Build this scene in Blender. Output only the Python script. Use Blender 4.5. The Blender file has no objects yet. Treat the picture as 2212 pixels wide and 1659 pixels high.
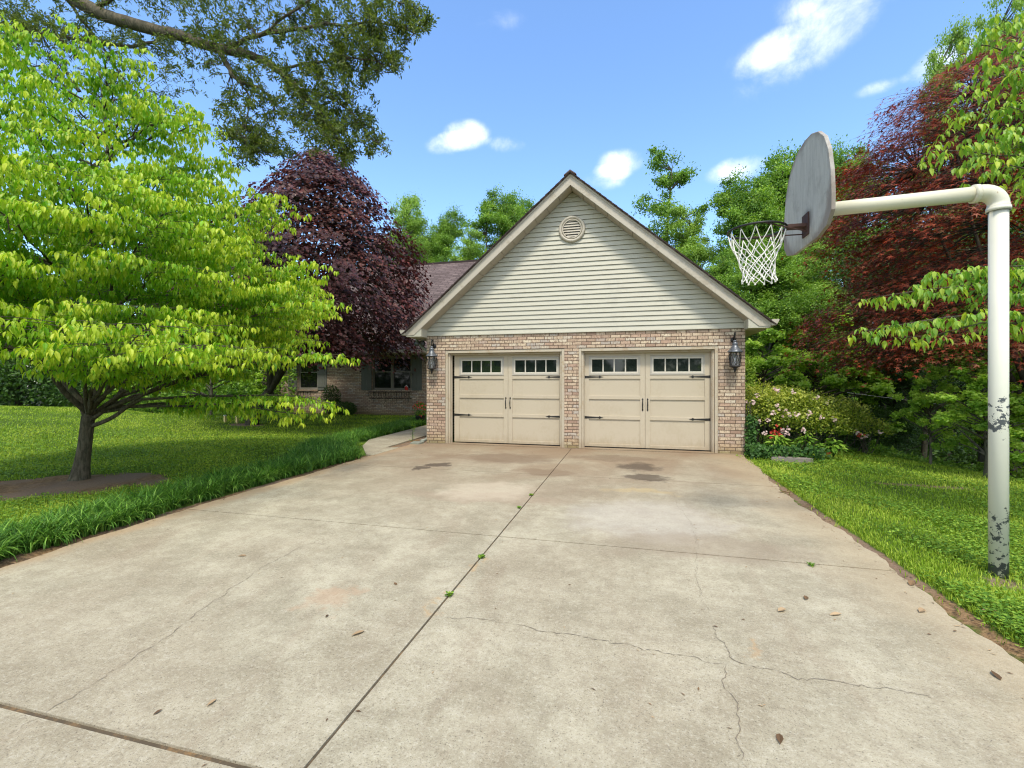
import bpy, math, random
import numpy as np
from math import radians as RAD, sin, cos, pi, sqrt, atan
from mathutils import Vector, Matrix

# ------------------------------------------------------------------ camera, world, sun, exposure
scene = bpy.context.scene
F, CX, CY, HC, TH = 985.0, 1106.0, 822.0, 1.485, atan(251/985.0)
cam_d = bpy.data.cameras.new('camera'); cam = bpy.data.objects.new('camera', cam_d)
scene.collection.objects.link(cam); scene.camera = cam
cam.location = (0, 0, HC); cam.rotation_euler = (RAD(90), 0, TH)
cam_d.sensor_width = 36; cam_d.lens = 36*F/2212; cam_d.shift_y = -7.5/2212
cam_d.clip_start = 0.05; cam_d.clip_end = 2000
ST, CT = sin(TH), cos(TH)
def ray(x, y):
    a = (x-CX)/F; b = (CY-y)/F
    return np.array((-ST+a*CT, CT+a*ST, b))
def at(x, y, Z):            # point seen at photo pixel x,y (2212 wide) at forward distance Z
    d = ray(x, y); return np.array((d[0]*Z, d[1]*Z, HC+d[2]*Z))
def gp(x, y, z=0.0):        # point on level z
    d = ray(x, y); t = (z-HC)/d[2]; return np.array((d[0]*t, d[1]*t, z))

SUN_EL, SUN_AZ = 60.0, 168.0      # azimuth clockwise from +Y
sd = np.array((sin(RAD(SUN_AZ))*cos(RAD(SUN_EL)), cos(RAD(SUN_AZ))*cos(RAD(SUN_EL)), sin(RAD(SUN_EL))))
sun_d = bpy.data.lights.new('sun', 'SUN'); sun = bpy.data.objects.new('sun', sun_d)
scene.collection.objects.link(sun)
sun_d.energy = 2.7; sun_d.angle = RAD(9); sun_d.color = (1.0, 0.93, 0.80)
sun.rotation_euler = Vector(sd).to_track_quat('Z', 'Y').to_euler()
vs = scene.view_settings
vs.view_transform = 'Standard'; vs.look = 'None'; vs.gamma = 1; vs.exposure = 0.46
scene.cycles.max_bounces = 6; scene.cycles.diffuse_bounces = 3; scene.cycles.glossy_bounces = 2
scene.cycles.transmission_bounces = 4; scene.cycles.use_adaptive_sampling = True
scene.cycles.use_denoising = True; scene.cycles.pixel_filter_type = 'BLACKMAN_HARRIS'; scene.cycles.filter_width = 1.15

class NT:                   # short-hand for node trees
    def __init__(s, tree): s.t = tree; s.n = tree.nodes; s.l = tree.links
    def new(s, typ, **kw):
        nd = s.n.new(typ)
        for k, v in kw.items():
            if k.startswith('i_'): s.set(nd.inputs[k[2:]], v)
            else: setattr(nd, k, v)
        return nd
    def set(s, inp, v):
        if isinstance(v, bpy.types.NodeSocket): s.l.new(v, inp)
        elif v is not None: inp.default_value = v
    def m(s, op, a, b=None, c=None, clamp=False):
        nd = s.n.new('ShaderNodeMath'); nd.operation = op; nd.use_clamp = clamp
        s.set(nd.inputs[0], a); s.set(nd.inputs[1], b); s.set(nd.inputs[2], c)
        return nd.outputs[0]
    def vm(s, op, a, b=None, c=None):
        nd = s.n.new('ShaderNodeVectorMath'); nd.operation = op
        s.set(nd.inputs[0], a); s.set(nd.inputs[1], b)
        if c is not None: s.set(nd.inputs[3], c)
        return nd.outputs['Value' if op in ('DOT_PRODUCT', 'LENGTH', 'DISTANCE') else 'Vector']
    def mix(s, f, a, b, mode='MIX'):
        nd = s.n.new('ShaderNodeMix'); nd.data_type = 'RGBA'; nd.blend_type = mode
        s.set(nd.inputs[0], f)
        for i, v in ((6, a), (7, b)):
            if isinstance(v, tuple) and len(v) == 3: v = v+(1,)
            s.set(nd.inputs[i], v)
        return nd.outputs[2]
    def noise(s, vec, scale, detail=4, rough=0.55, dist=0.0):
        nd = s.new('ShaderNodeTexNoise', i_Scale=scale, i_Detail=detail, i_Roughness=rough, i_Distortion=dist)
        s.set(nd.inputs['Vector'], vec); return nd
    def ramp(s, f, stops, interp='LINEAR'):
        nd = s.n.new('ShaderNodeValToRGB'); cr = nd.color_ramp; cr.interpolation = interp
        while len(cr.elements) < len(stops): cr.elements.new(0.5)
        for e, (p, c) in zip(cr.elements, stops):
            e.position = p; e.color = (c, c, c, 1) if isinstance(c, (int, float)) else tuple(c)+(1,)
        s.set(nd.inputs[0], f); return nd.outputs[0]
    def sstep(s, v, a, b, lo=0.0, hi=1.0):
        nd = s.new('ShaderNodeMapRange', interpolation_type='SMOOTHSTEP')
        s.set(nd.inputs[0], v); nd.inputs[1].default_value = a; nd.inputs[2].default_value = b
        nd.inputs[3].default_value = lo; nd.inputs[4].default_value = hi
        return nd.outputs[0]

W = bpy.data.worlds.new('World'); scene.world = W; W.use_nodes = True
w = NT(W.node_tree); w.n.clear()
sky = w.new('ShaderNodeTexSky', sky_type='NISHITA', sun_disc=False)
sky.sun_elevation = RAD(SUN_EL); sky.sun_rotation = RAD(SUN_AZ); sky.air_density = 1.0; sky.dust_density = 0.6; sky.ozone_density = 2.5
tc = w.new('ShaderNodeTexCoord').outputs['Generated']
hs = w.new('ShaderNodeHueSaturation', i_Saturation=1.08, i_Value=1.62); w.set(hs.inputs['Color'], sky.outputs[0])
skyc = w.mix(1.0, hs.outputs[0], (1.16, 1.2, 1.24), 'MULTIPLY')
warp = w.noise(tc, 13, 9, 0.64, 0.25).outputs[0]
fine = w.noise(tc, 5, 7, 0.6).outputs[0]
def unit(v): v = np.array(v, float); return v/np.linalg.norm(v)
total = None
for (x, y, rx, ry, tilt, k) in [(1750, 85, 190, 78, 20, 1.15), (1640, 118, 80, 40, 10, .7), (1005, 292, 62, 36, 8, 1.5), (965, 312, 56, 26, 12, 1.1), (1098, 312, 52, 22, 0, .85),
        (1338, 352, 66, 34, 0, 1.3), (1312, 385, 58, 30, 0, 1.0), (1592, 368, 74, 34, 0, 1.5), (2045, 125, 80, 45, 10, 1.4), (1900, 188, 52, 20, 0, .8), (1070, 42, 90, 26, 0, .45), (1720, 10, 60, 30, 0, .6), (470, 380, 50, 30, 0, 1.0)]:
    c0 = unit(ray(x, y)); r_ = unit(np.cross(c0, (0, 0, 1))); u_ = np.cross(r_, c0)
    t_ = RAD(tilt); a_ = r_*cos(t_)+u_*sin(t_); b_ = -r_*sin(t_)+u_*cos(t_)
    k0 = np.linalg.norm(ray(x, y))
    A = a_/(rx/F/k0); B = b_/(ry/F/k0)
    da = w.m('SUBTRACT', w.vm('DOT_PRODUCT', tc, tuple(A)), float(A@c0)); db = w.m('SUBTRACT', w.vm('DOT_PRODUCT', tc, tuple(B)), float(B@c0))
    front = w.m('GREATER_THAN', w.vm('DOT_PRODUCT', tc, tuple(c0)), 0.5)
    q = w.m('MULTIPLY', w.m('SUBTRACT', 1.0, w.m('ADD', w.m('MULTIPLY', da, da), w.m('MULTIPLY', db, db)), clamp=True), front)
    q = w.m('MULTIPLY', q, k)
    total = q if total is None else w.m('ADD', total, q)
g1 = w.m('GREATER_THAN', total, 0.001)
dens = w.m('MULTIPLY', w.sstep(w.m('ADD', total, w.m('MULTIPLY', w.m('SUBTRACT', warp, 0.54), 2.9)), -0.05, 2.3), g1)
dens = w.m('MULTIPLY', dens, w.sstep(total, 0.0, 0.85))
# unseen broken cloud added behind the camera to give soft neutral light
back = w.sstep(w.vm('DOT_PRODUCT', tc, (ST, -CT, 0.55)), 0.1, 0.55)
dens2 = w.m('MULTIPLY', w.sstep(fine, 0.34, 0.56), back)
d_all = w.m('MAXIMUM', dens, dens2)
skyc = w.mix(w.m('MULTIPLY', d_all, .93), skyc, w.mix(w.sstep(warp, 0.3, 0.75), (8.8, 9.2, 9.8), (11.0, 11.0, 11.0)))
bg = w.new('ShaderNodeBackground', i_Strength=0.13); w.set(bg.inputs['Color'], skyc)
wo = w.new('ShaderNodeOutputWorld'); w.l.new(bg.outputs[0], wo.inputs[0])

# ------------------------------------------------------------------ materials
def mat(name):
    m = bpy.data.materials.new(name); m.use_nodes = True
    t = NT(m.node_tree); t.n.clear()
    out = t.new('ShaderNodeOutputMaterial'); return m, t, out
def principled(t, out, col, rough=0.6, spec=0.4, metal=0.0, bump=None, bstr=0.3, bdist=0.01):
    p = t.new('ShaderNodeBsdfPrincipled')
    if isinstance(col, tuple) and len(col) == 3: col = col+(1,)
    t.set(p.inputs['Base Color'], col); t.set(p.inputs['Roughness'], rough)
    p.inputs['Specular IOR Level'].default_value = spec; t.set(p.inputs['Metallic'], metal)
    if bump is not None:
        b = t.new('ShaderNodeBump', i_Strength=bstr, i_Distance=bdist); t.set(b.inputs['Height'], bump); t.l.new(b.outputs[0], p.inputs['Normal'])
    t.l.new(p.outputs[0], out.inputs[0]); return p
def pos(t): return t.new('ShaderNodeNewGeometry').outputs['Position']

def paint(name, col, rough=0.5, var=0.08, scale=6, dirt=None, metal=0.0, spec=0.4, low=None):
    m, t, out = mat(name); P = pos(t)
    n = t.noise(P, scale, 5); n2 = t.noise(P, scale*9, 3)
    c = t.mix(t.m('MULTIPLY', n.outputs[0], 1.0), tuple(v*(1-var) for v in col), tuple(min(1, v*(1+var)) for v in col))
    if dirt: c = t.mix(t.sstep(t.m('ADD', n.outputs[0], t.m('MULTIPLY', n2.outputs[0], 0.4)), 0.68, 0.95), c, dirt)
    if low:
        s = t.new('ShaderNodeSeparateXYZ'); t.l.new(P, s.inputs[0]); g = t.noise(t.vm('MULTIPLY', P, (1, 1, .35)), 11, 5, .7)
        c = t.mix(t.m('MULTIPLY', t.sstep(t.m('ADD', s.outputs[2], t.m('MULTIPLY', g.outputs[0], .5)), .55, .18), .6), c, low)
    principled(t, out, c, rough, spec, metal, n2.outputs[0], 0.08, 0.004); return m

def leaf_mat(name, stops, young=None, trans=0.35, rough=0.45, spec=0.35, tcol=(1.25, 1.3, 0.6)):
    m, t, out = mat(name)
    r = t.new('ShaderNodeAttribute', attribute_name='rnd').outputs['Fac']
    c = t.ramp(r, stops)
    if young:
        y = t.new('ShaderNodeAttribute', attribute_name='yng_bright').outputs['Fac']
        c = t.mix(y, c, young)
    p = t.new('ShaderNodeBsdfPrincipled'); t.set(p.inputs['Base Color'], c)
    p.inputs['Roughness'].default_value = rough; p.inputs['Specular IOR Level'].default_value = spec
    tr = t.new('ShaderNodeBsdfTranslucent'); t.set(tr.inputs[0], t.mix(1.0, c, tcol, 'MULTIPLY'))
    mx = t.new('ShaderNodeMixShader', i_Fac=trans); t.l.new(p.outputs[0], mx.inputs[1]); t.l.new(tr.outputs[0], mx.inputs[2])
    t.l.new(mx.outputs[0], out.inputs[0]); return m

def bark_mat(name, a, b, sc=6):
    m, t, out = mat(name); P = pos(t)
    v = t.vm('MULTIPLY', P, (1, 1, 0.25))
    n = t.noise(v, sc*4, 6, 0.65); n2 = t.noise(P, sc*0.6, 3)
    c = t.mix(t.sstep(n.outputs[0], 0.35, 0.68), a, b); c = t.mix(t.m('MULTIPLY', n2.outputs[0], 0.5), c, (0.10, 0.12, 0.07))
    principled(t, out, c, 0.9, 0.15, 0, n.outputs[0], 0.9, 0.03); return m

def brick_mat(name='brick'):
    m, t, out = mat(name); P = pos(t)
    s = t.new('ShaderNodeSeparateXYZ'); t.l.new(P, s.inputs[0])
    wob = t.m('MULTIPLY', t.m('SUBTRACT', t.noise(P, 9, 3).outputs[0], 0.5), 0.006)
    cb = t.new('ShaderNodeCombineXYZ'); t.set(cb.inputs[0], t.m('ADD', s.outputs[0], s.outputs[1])); t.set(cb.inputs[1], t.m('ADD', s.outputs[2], wob))
    def bt(c1, c2, bias):
        b = t.new('ShaderNodeTexBrick', offset=0.5, i_Scale=1.0)
        b.inputs['Mortar Size'].default_value = 0.0065; b.inputs['Mortar Smooth'].default_value = 0.25
        b.inputs['Brick Width'].default_value = 0.205; b.inputs['Row Height'].default_value = 0.0685; b.inputs['Bias'].default_value = bias
        b.inputs['Color1'].default_value = c1; b.inputs['Color2'].default_value = c2; b.inputs['Mortar'].default_value = (0.27, 0.225, 0.18, 1)
        t.l.new(cb.outputs[0], b.inputs[0]); return b
    b = bt((0, 0, 0, 1), (1, 1, 1, 1), 0.0)
    sel = t.new('ShaderNodeSeparateColor'); t.l.new(b.outputs[0], sel.inputs[0])
    col = t.ramp(sel.outputs[0], [(0.0, (0.34, 0.21, 0.16)), (0.12, (0.44, 0.31, 0.23)), (0.35, (0.56, 0.42, 0.31)), (0.55, (0.60, 0.47, 0.35)), (0.72, (0.48, 0.31, 0.235)), (0.86, (0.42, 0.37, 0.34)), (1.0, (0.68, 0.56, 0.43))])
    n = t.noise(t.vm('MULTIPLY', P, (1, 1, 0.45)), 28, 6, 0.7); n3 = t.noise(P, 110, 3, 0.7)
    col = t.mix(t.sstep(n.outputs[0], 0.46, 0.62), col, (0.29, 0.19, 0.14))
    col = t.mix(t.m('MULTIPLY', t.sstep(n3.outputs[0], 0.5, 0.7), 0.45), col, (0.66, 0.57, 0.47))
    big = t.noise(P, 0.8, 4)
    col = t.mix(t.m('MULTIPLY', t.sstep(big.outputs[0], 0.48, 0.75), 0.32), col, (0.24, 0.18, 0.14))
    mossn = t.noise(P, 3.5, 4)
    low = t.sstep(t.m('ADD', s.outputs[2], t.m('MULTIPLY', mossn.outputs[0], 0.45)), 0.58, 0.18)
    col = t.mix(t.m('MULTIPLY', low, 0.6), col, (0.36, 0.25, 0.10))
    vlow = t.sstep(t.m('ADD', s.outputs[2], t.m('MULTIPLY', mossn.outputs[0], 0.12)), 0.2, 0.06)
    col = t.mix(t.m('MULTIPLY', vlow, 0.55), col, (0.13, 0.12, 0.05))
    col = t.mix(b.outputs['Fac'], col, (0.12, 0.085, 0.062))
    hgt = t.m('SUBTRACT', t.m('MULTIPLY', n.outputs[0], 0.3), t.m('MULTIPLY', b.outputs['Fac'], 1.0))
    col = t.mix(1.0, col, (1.0, 1.035, 1.0), 'MULTIPLY')
    principled(t, out, col, 0.9, 0.15, 0, hgt, 0.9, 0.008); return m

def shingle_mat():
    m, t, out = mat('shingles'); P = pos(t)
    tcn = t.new('ShaderNodeAttribute', attribute_name='uvr').outputs['Vector']
    b = t.new('ShaderNodeTexBrick', offset=0.37, i_Scale=1.0)
    b.inputs['Mortar Size'].default_value = 0.017; b.inputs['Mortar Smooth'].default_value = 0.3
    b.inputs['Brick Width'].default_value = 0.36; b.inputs['Row Height'].default_value = 0.20
    b.inputs['Color1'].default_value = (0, 0, 0, 1); b.inputs['Color2'].default_value = (1, 1, 1, 1); b.inputs['Mortar'].default_value = (0, 0, 0, 1)
    t.l.new(tcn, b.inputs[0])
    col = t.ramp(b.outputs[0], [(0, (0.10, 0.075, 0.07)), (0.5, (0.15, 0.112, 0.105)), (1, (0.19, 0.145, 0.135))])
    n = t.noise(P, 60, 3, 0.7); col = t.mix(t.m('MULTIPLY', n.outputs[0], 0.5), col, (0.11, 0.085, 0.08))
    col = t.mix(b.outputs['Fac'], col, (0.05, 0.038, 0.035))
    principled(t, out, col, 0.95, 0.1, 0, t.m('SUBTRACT', n.outputs[0], b.outputs['Fac']), 0.8, 0.01); return m

def concrete_mat(name='concrete', stains=True):
    m, t, out = mat(name); P = pos(t)
    big = t.noise(P, 0.55, 5, 0.6, 0.6); mid = t.noise(t.vm('ADD', P, (7, 3, 0)), 1.9, 6, 0.62); fine_ = t.noise(P, 48, 5, 0.8); grit = t.noise(P, 120, 3, 0.8)
    col = t.mix(t.sstep(mid.outputs[0], 0.3, 0.7), (0.285, 0.25, 0.170), (0.44, 0.395, 0.282))
    col = t.mix(t.m('MULTIPLY', t.sstep(big.outputs[0], 0.42, 0.62), 0.4), col, (0.30, 0.245, 0.165))
    med = t.noise(P, 9, 8, 0.8); col = t.mix(t.m('MULTIPLY', t.sstep(med.outputs[0], 0.54, 0.36), 0.42), col, (0.22, 0.18, 0.125)); col = t.mix(t.m('MULTIPLY', t.sstep(med.outputs[0], 0.5, 0.66), 0.28), col, (0.50, 0.455, 0.36))
    st_ = t.noise(t.vm('MULTIPLY', P, (1, 0.22, 1)), 2.4, 6, 0.65, 0.4); col = t.mix(t.m('MULTIPLY', t.sstep(st_.outputs[0], 0.5, 0.68), 0.35), col, (0.25, 0.19, 0.125))
    col = t.mix(t.m('MULTIPLY', t.sstep(fine_.outputs[0], 0.5, 0.66), 0.38), col, (0.58, 0.54, 0.43))
    col = t.mix(t.m('MULTIPLY', t.sstep(fine_.outputs[0], 0.44, 0.32), 0.85), col, (0.15, 0.125, 0.085))
    col = t.mix(t.m('MULTIPLY', t.sstep(grit.outputs[0], 0.56, 0.70), 0.3), col, (0.64, 0.59, 0.49))
    col = t.mix(t.m('MULTIPLY', t.sstep(grit.outputs[0], 0.42, 0.34), 0.9), col, (0.10, 0.082, 0.058))
    pit = t.new('ShaderNodeTexVoronoi', i_Scale=26.0); t.l.new(P, pit.inputs[0])
    col = t.mix(t.m('MULTIPLY', t.sstep(pit.outputs['Distance'], 0.10, 0.04), t.sstep(mid.outputs[0], 0.42, 0.5)), col, (0.13, 0.11, 0.085))
    if stains:
        wv = t.vm('ADD', P, t.vm('MULTIPLY', t.vm('SUBTRACT', t.noise(P, 2.6, 5, 0.65).outputs['Color'], (0.5, 0.5, 0.5)), (0.9, 0.9, 0)))
        s = t.new('ShaderNodeSeparateXYZ'); t.l.new(P, s.inputs[0])
        # weathering: browner strips near the garage, tan earth washed over the edges
        near = t.sstep(s.outputs[1], 4.6, 9.0)
        col = t.mix(t.m('MULTIPLY', near, t.sstep(big.outputs[0], 0.38, 0.6, 0.4, 0.85)), col, (0.245, 0.175, 0.112))
        col = t.mix(t.m('MULTIPLY', t.sstep(t.m('ADD', s.outputs[1], t.m('MULTIPLY', mid.outputs[0], 1.4)), 9.8, 10.6), 0.5), col, (0.21, 0.14, 0.085))
        re = t.sstep(t.m('ADD', s.outputs[0], t.m('MULTIPLY', mid.outputs[0], 0.9)), 1.75, 2.45)
        col = t.mix(t.m('MULTIPLY', re, 0.5), col, (0.40, 0.31, 0.19))
        le = t.sstep(t.m('SUBTRACT', s.outputs[0], t.m('MULTIPLY', mid.outputs[0], 0.5)), -4.85, -5.12)
        col = t.mix(t.m('MULTIPLY', le, 0.75), col, (0.36, 0.255, 0.15))
        def blob(cx, cy, rx, ry, c, k, e0=1.0, e1=0.45, warped=True):
            nonlocal col
            v = t.vm('MULTIPLY', t.vm('SUBTRACT', wv if warped else P, (cx, cy, 0)), (1/rx, 1/ry, 0))
            col = t.mix(t.m('MULTIPLY', t.sstep(t.vm('LENGTH', v), e0, e1), k), col, c)
        def bpx(x, y, rx, ry, c, k, **kw):
            p = gp(x, y); blob(p[0], p[1], rx, ry, c, k, **kw)
        dk = (0.075, 0.055, 0.04)
        bpx(905, 1010, 0.24, 0.20, dk, 0.8, e1=.7); bpx(945, 1004, 0.24, 0.20, dk, 0.8, e1=.7)
        bpx(1382, 1008, 0.42, 0.42, dk, 0.75); bpx(1395, 1030, 0.48, 0.30, dk, 0.75); bpx(1180, 1020, 0.6, 0.35, (0.20, 0.14, 0.09), 0.7)
        bpx(1100, 990, 1.1, 0.7, (0.17, 0.115, 0.075), 0.65); bpx(1330, 990, 1.2, .4, (0.17, 0.12, 0.08), 0.6); bpx(980, 985, .7, .4, (0.2, 0.14, 0.09), 0.5); bpx(1200, 1060, .7, .8, (0.22, 0.16, 0.105), 0.4); bpx(1380, 1060, 0.55, 0.2, (0.47, 0.35, 0.16), 0.4); bpx(1050, 1075, 1.5, 0.35, (0.27, 0.19, 0.13), 0.4)
        bpx(1060, 1060, .8, .7, (0.52, 0.44, 0.33), 0.5); bpx(1400, 1120, 1.1, .9, (0.50, 0.46, 0.40), 0.4); bpx(1500, 1180, 1.2, .5, (0.27, 0.21, 0.15), 0.45)
        org = (0.58, 0.30, 0.10)
        for x, y in ((1045, 1205), (1020, 1225), (972, 1272), (930, 1330), (948, 1305)): bpx(x, y, 0.07, 0.09, (0.46, 0.29, 0.13), 0.45, e1=0.0)
        bpx(1580, 1385, 0.05, 0.13, (0.45, 0.27, 0.12), 0.45, e1=0.0); bpx(1600, 1405, 0.05, 0.06, (0.45, 0.27, 0.12), 0.35, e1=0.0)
        bpx(700, 1300, 0.2, 0.2, (0.40, 0.27, 0.17), 0.5); bpx(715, 1270, 0.15, 0.12, (0.40, 0.27, 0.17), 0.5)
    hgt = t.m('ADD', t.m('MULTIPLY', fine_.outputs[0], 0.6), grit.outputs[0])
    principled(t, out, col, 0.88, 0.25, 0, hgt, 0.55, 0.006); return m

def ground_mat():
    m, t, out = mat('ground'); P = pos(t)
    n = t.noise(P, 1.1, 5, 0.6); f = t.noise(P, 22, 5, 0.7)
    col = t.mix(t.sstep(n.outputs[0], 0.35, 0.65), (0.075, 0.125, 0.018), (0.12, 0.20, 0.025))
    col = t.mix(t.m('MULTIPLY', t.sstep(f.outputs[0], 0.45, 0.62), 0.7), col, (0.05, 0.075, 0.018))
    dirt = t.new('ShaderNodeAttribute', attribute_name='dirt').outputs['Fac']
    dc = t.mix(t.sstep(f.outputs[0], 0.35, 0.65), (0.15, 0.09, 0.045), (0.32, 0.205, 0.105))
    dc = t.mix(t.sstep(n.outputs[0], 0.4, 0.6), dc, (0.24, 0.17, 0.12))
    msk = t.sstep(t.m('ADD', dirt, t.m('MULTIPLY', t.m('SUBTRACT', t.noise(P, 7, 5, 0.7).outputs[0], 0.5), 0.9)), 0.4, 0.62)
    dc = t.mix(t.m('MULTIPLY', t.sstep(t.noise(P, 60, 4, .8).outputs[0], .45, .65), .5), dc, (0.10, 0.065, 0.04)); col = t.mix(msk, col, dc)
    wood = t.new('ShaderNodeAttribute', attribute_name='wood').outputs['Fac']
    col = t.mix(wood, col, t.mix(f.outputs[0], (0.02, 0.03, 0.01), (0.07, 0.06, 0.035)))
    principled(t, out, col, 0.95, 0.1, 0, f.outputs[0], 0.8, 0.03); return m

def pole_mat():
    m, t, out = mat('pole_paint'); P = pos(t)
    s = t.new('ShaderNodeSeparateXYZ'); t.l.new(P, s.inputs[0])
    n = t.noise(P, 19, 5, 0.68); n2 = t.noise(P, 30, 5, 0.75); n3 = t.noise(P, 3, 4)
    col = t.mix(n3.outputs[0], (0.60, 0.60, 0.50), (0.70, 0.69, 0.58))
    z = s.outputs[2]
    yel = t.sstep(z, 2.75, 3.05)
    col = t.mix(yel, col, t.mix(n3.outputs[0], (0.62, 0.58, 0.42), (0.72, 0.68, 0.52)))
    band = t.m('ADD', t.m('MULTIPLY', t.sstep(z, 0.95, 1.12), t.sstep(z, 1.36, 1.22)), t.m('MULTIPLY', t.sstep(z, 0.60, 0.44), 1.0))
    band = t.m('ADD', band, t.m('MULTIPLY', t.sstep(z, 0.12, 0.02), 0.8)); nb = t.noise(P, 11, 4, 0.6); band = t.m('ADD', band, t.m('MULTIPLY', t.m('MULTIPLY', t.sstep(z, 1.05, 1.15), t.sstep(z, 1.42, 1.34)), t.sstep(nb.outputs[0], 0.5, 0.56, 0, .9)))
    ch = t.sstep(t.m('ADD', n.outputs[0], t.m('MULTIPLY', band, 0.15)), 0.705, 0.715)
    ch = t.m('MULTIPLY', ch, t.sstep(band, 0.0, 0.2))
    col = t.mix(ch, col, (0.085, 0.095, 0.10))
    rust = t.m('MULTIPLY', t.sstep(n2.outputs[0], 0.60, 0.72), t.m('MULTIPLY', yel, t.sstep(n3.outputs[0], 0.45, 0.6)))
    col = t.mix(rust, col, (0.33, 0.16, 0.06))
    principled(t, out, col, 0.42, 0.4, 0, t.m('MULTIPLY', ch, -1.0), 0.5, 0.002); return m

def board_mat():
    m, t, out = mat('weathered_board'); P = pos(t)
    n = t.noise(t.vm('MULTIPLY', P, (1, 1, 0.09)), 45, 6, 0.7); n2 = t.noise(P, 4, 5, 0.65); n3 = t.noise(P, 60, 3, .7)
    col = t.mix(n.outputs[0], (0.26, 0.25, 0.225), (0.68, 0.665, 0.60))
    col = t.mix(t.m('MULTIPLY', t.sstep(n2.outputs[0], 0.48, 0.68), 0.35), col, (0.21, 0.195, 0.17))
    v = t.vm('MULTIPLY', t.vm('SUBTRACT', P, (1.5, 4.45, 2.86)), (0, 1/0.16, 1/0.14))
    col = t.mix(t.m('MULTIPLY', t.sstep(t.m('ADD', t.vm('LENGTH', v), n2.outputs[0]), 1.5, 0.8), 0.7), col, (0.09, 0.07, 0.06))
    col = t.mix(t.sstep(n3.outputs[0], 0.66, 0.72), col, (0.07, 0.06, 0.05))
    v2 = t.vm('MULTIPLY', t.vm('SUBTRACT', P, (1.5, 4.515, 3.10)), (0, 1/0.56, 1/0.50))
    col = t.mix(t.m('MULTIPLY', t.sstep(t.m('ADD', t.vm('LENGTH', v2), t.m('MULTIPLY', n2.outputs[0], 0.3)), 0.98, 1.18), 0.6), col, (0.16, 0.11, 0.085))
    principled(t, out, col, 0.85, 0.2, 0, n.outputs[0], 0.5, 0.004); return m

M = {}
M['brick'] = brick_mat(); M['shingle'] = shingle_mat(); M['concrete'] = concrete_mat(); M['path'] = concrete_mat('path_concrete', False); M['ground'] = ground_mat()
M['siding'] = paint('vinyl_siding', (0.48, 0.46, 0.37), 0.55, 0.05, 1.5, (0.43, 0.41, 0.33))
M['trim'] = paint('cream_trim', (0.46, 0.415, 0.335), 0.5, 0.07, 3, (0.36, 0.31, 0.23))
M['soffit'] = paint('soffit_vinyl', (0.40, 0.35, 0.28), 0.6, 0.08, 3)
M['door'] = paint('door_paint', (0.50, 0.435, 0.325), 0.45, 0.03, 2, (0.47, 0.405, 0.295), low=(0.33, 0.25, 0.15))
M['jamb'] = paint('jamb_paint', (0.48, 0.42, 0.32), 0.5, 0.07, 4, (0.40, 0.31, 0.2), low=(0.28, 0.2, 0.11))
M['wframe'] = paint('window_frame_paint', (0.44, 0.41, 0.35), 0.5, 0.04, 4)
M['wmuntin'] = paint('window_muntin_paint', (0.58, 0.54, 0.45), 0.5, 0.04, 4)
M['black'] = paint('black_iron', (0.018, 0.017, 0.016), 0.5, 0.2, 20)
M['steel'] = paint('weathered_pewter', (0.11, 0.12, 0.135), 0.38, 0.35, 25, (0.24, 0.26, 0.28), 0.4)
M['shutter'] = paint('shutter_paint', (0.13, 0.135, 0.115), 0.6, 0.08, 5)
M['sash'] = paint('sash_paint', (0.22, 0.20, 0.165), 0.55, 0.06, 5)
M['rope'] = paint('net_cord', (0.80, 0.78, 0.72), 0.85, 0.12, 30)
M['pole'] = pole_mat(); M['board'] = board_mat()
M['rust'] = paint('rusty_steel', (0.07, 0.035, 0.028), 0.8, 0.4, 30, (0.05, 0.03, 0.03))
M['crack'] = paint('crack_dirt', (0.19, 0.155, 0.11), 0.95, 0.3, 40)
M['joint'] = paint('joint_dirt', (0.09, 0.068, 0.042), 0.95, 0.4, 12, (0.22, 0.135, 0.06))
M['drain'] = paint('downspout_paint', (0.24, 0.25, 0.20), 0.5, 0.1, 4)
M['red'] = paint('red_petals', (0.55, 0.03, 0.02), 0.6, 0.2, 30)
M['cream'] = paint('pale_yellow_wood', (0.75, 0.62, 0.25), 0.7, 0.1, 8)
M['white'] = paint('white_plastic', (0.75, 0.75, 0.74), 0.5, 0.05, 8)
M['stone'] = paint('grey_stone', (0.24, 0.21, 0.18), 0.9, 0.25, 12)
def glass_mat(name, col, rough=0.04):
    m, t, out = mat(name); P = pos(t)
    principled(t, out, col, rough, 0.6, 0, t.noise(P, 1.5, 2).outputs[0], 0.06, 0.02); return m
M['glass'] = glass_mat('door_glass', (0.012, 0.018, 0.015)); M['wglass'] = glass_mat('window_glass', (0.010, 0.011, 0.012))
m_, t_, o_ = mat('lantern_glass')
gb = t_.new('ShaderNodeBsdfPrincipled'); gb.inputs['Base Color'].default_value = (0.35, 0.36, 0.36, 1); gb.inputs['Roughness'].default_value = 0.08; gb.inputs['Alpha'].default_value = 0.35
t_.l.new(gb.outputs[0], o_.inputs[0]); M['lglass'] = m_
M['bark_dog'] = bark_mat('dogwood_bark', (0.055, 0.042, 0.03), (0.17, 0.135, 0.095), 8)
M['bark_dark'] = bark_mat('dark_bark', (0.03, 0.022, 0.017), (0.085, 0.065, 0.05), 5)
M['bark_grey'] = bark_mat('grey_bark', (0.055, 0.045, 0.035), (0.17, 0.145, 0.11), 3)
M['bark_oak'] = bark_mat('oak_bark', (0.05, 0.037, 0.027), (0.16, 0.12, 0.085), 5)
M['dogleaf'] = leaf_mat('dogwood_leaf', [(0, (0.095, 0.25, 0.012)), (0.5, (0.20, 0.43, 0.018)), (1, (0.31, 0.57, 0.035))], (0.60, 0.66, 0.05), 0.45, .42, .35, (1.1, 1.25, .55))
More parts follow.
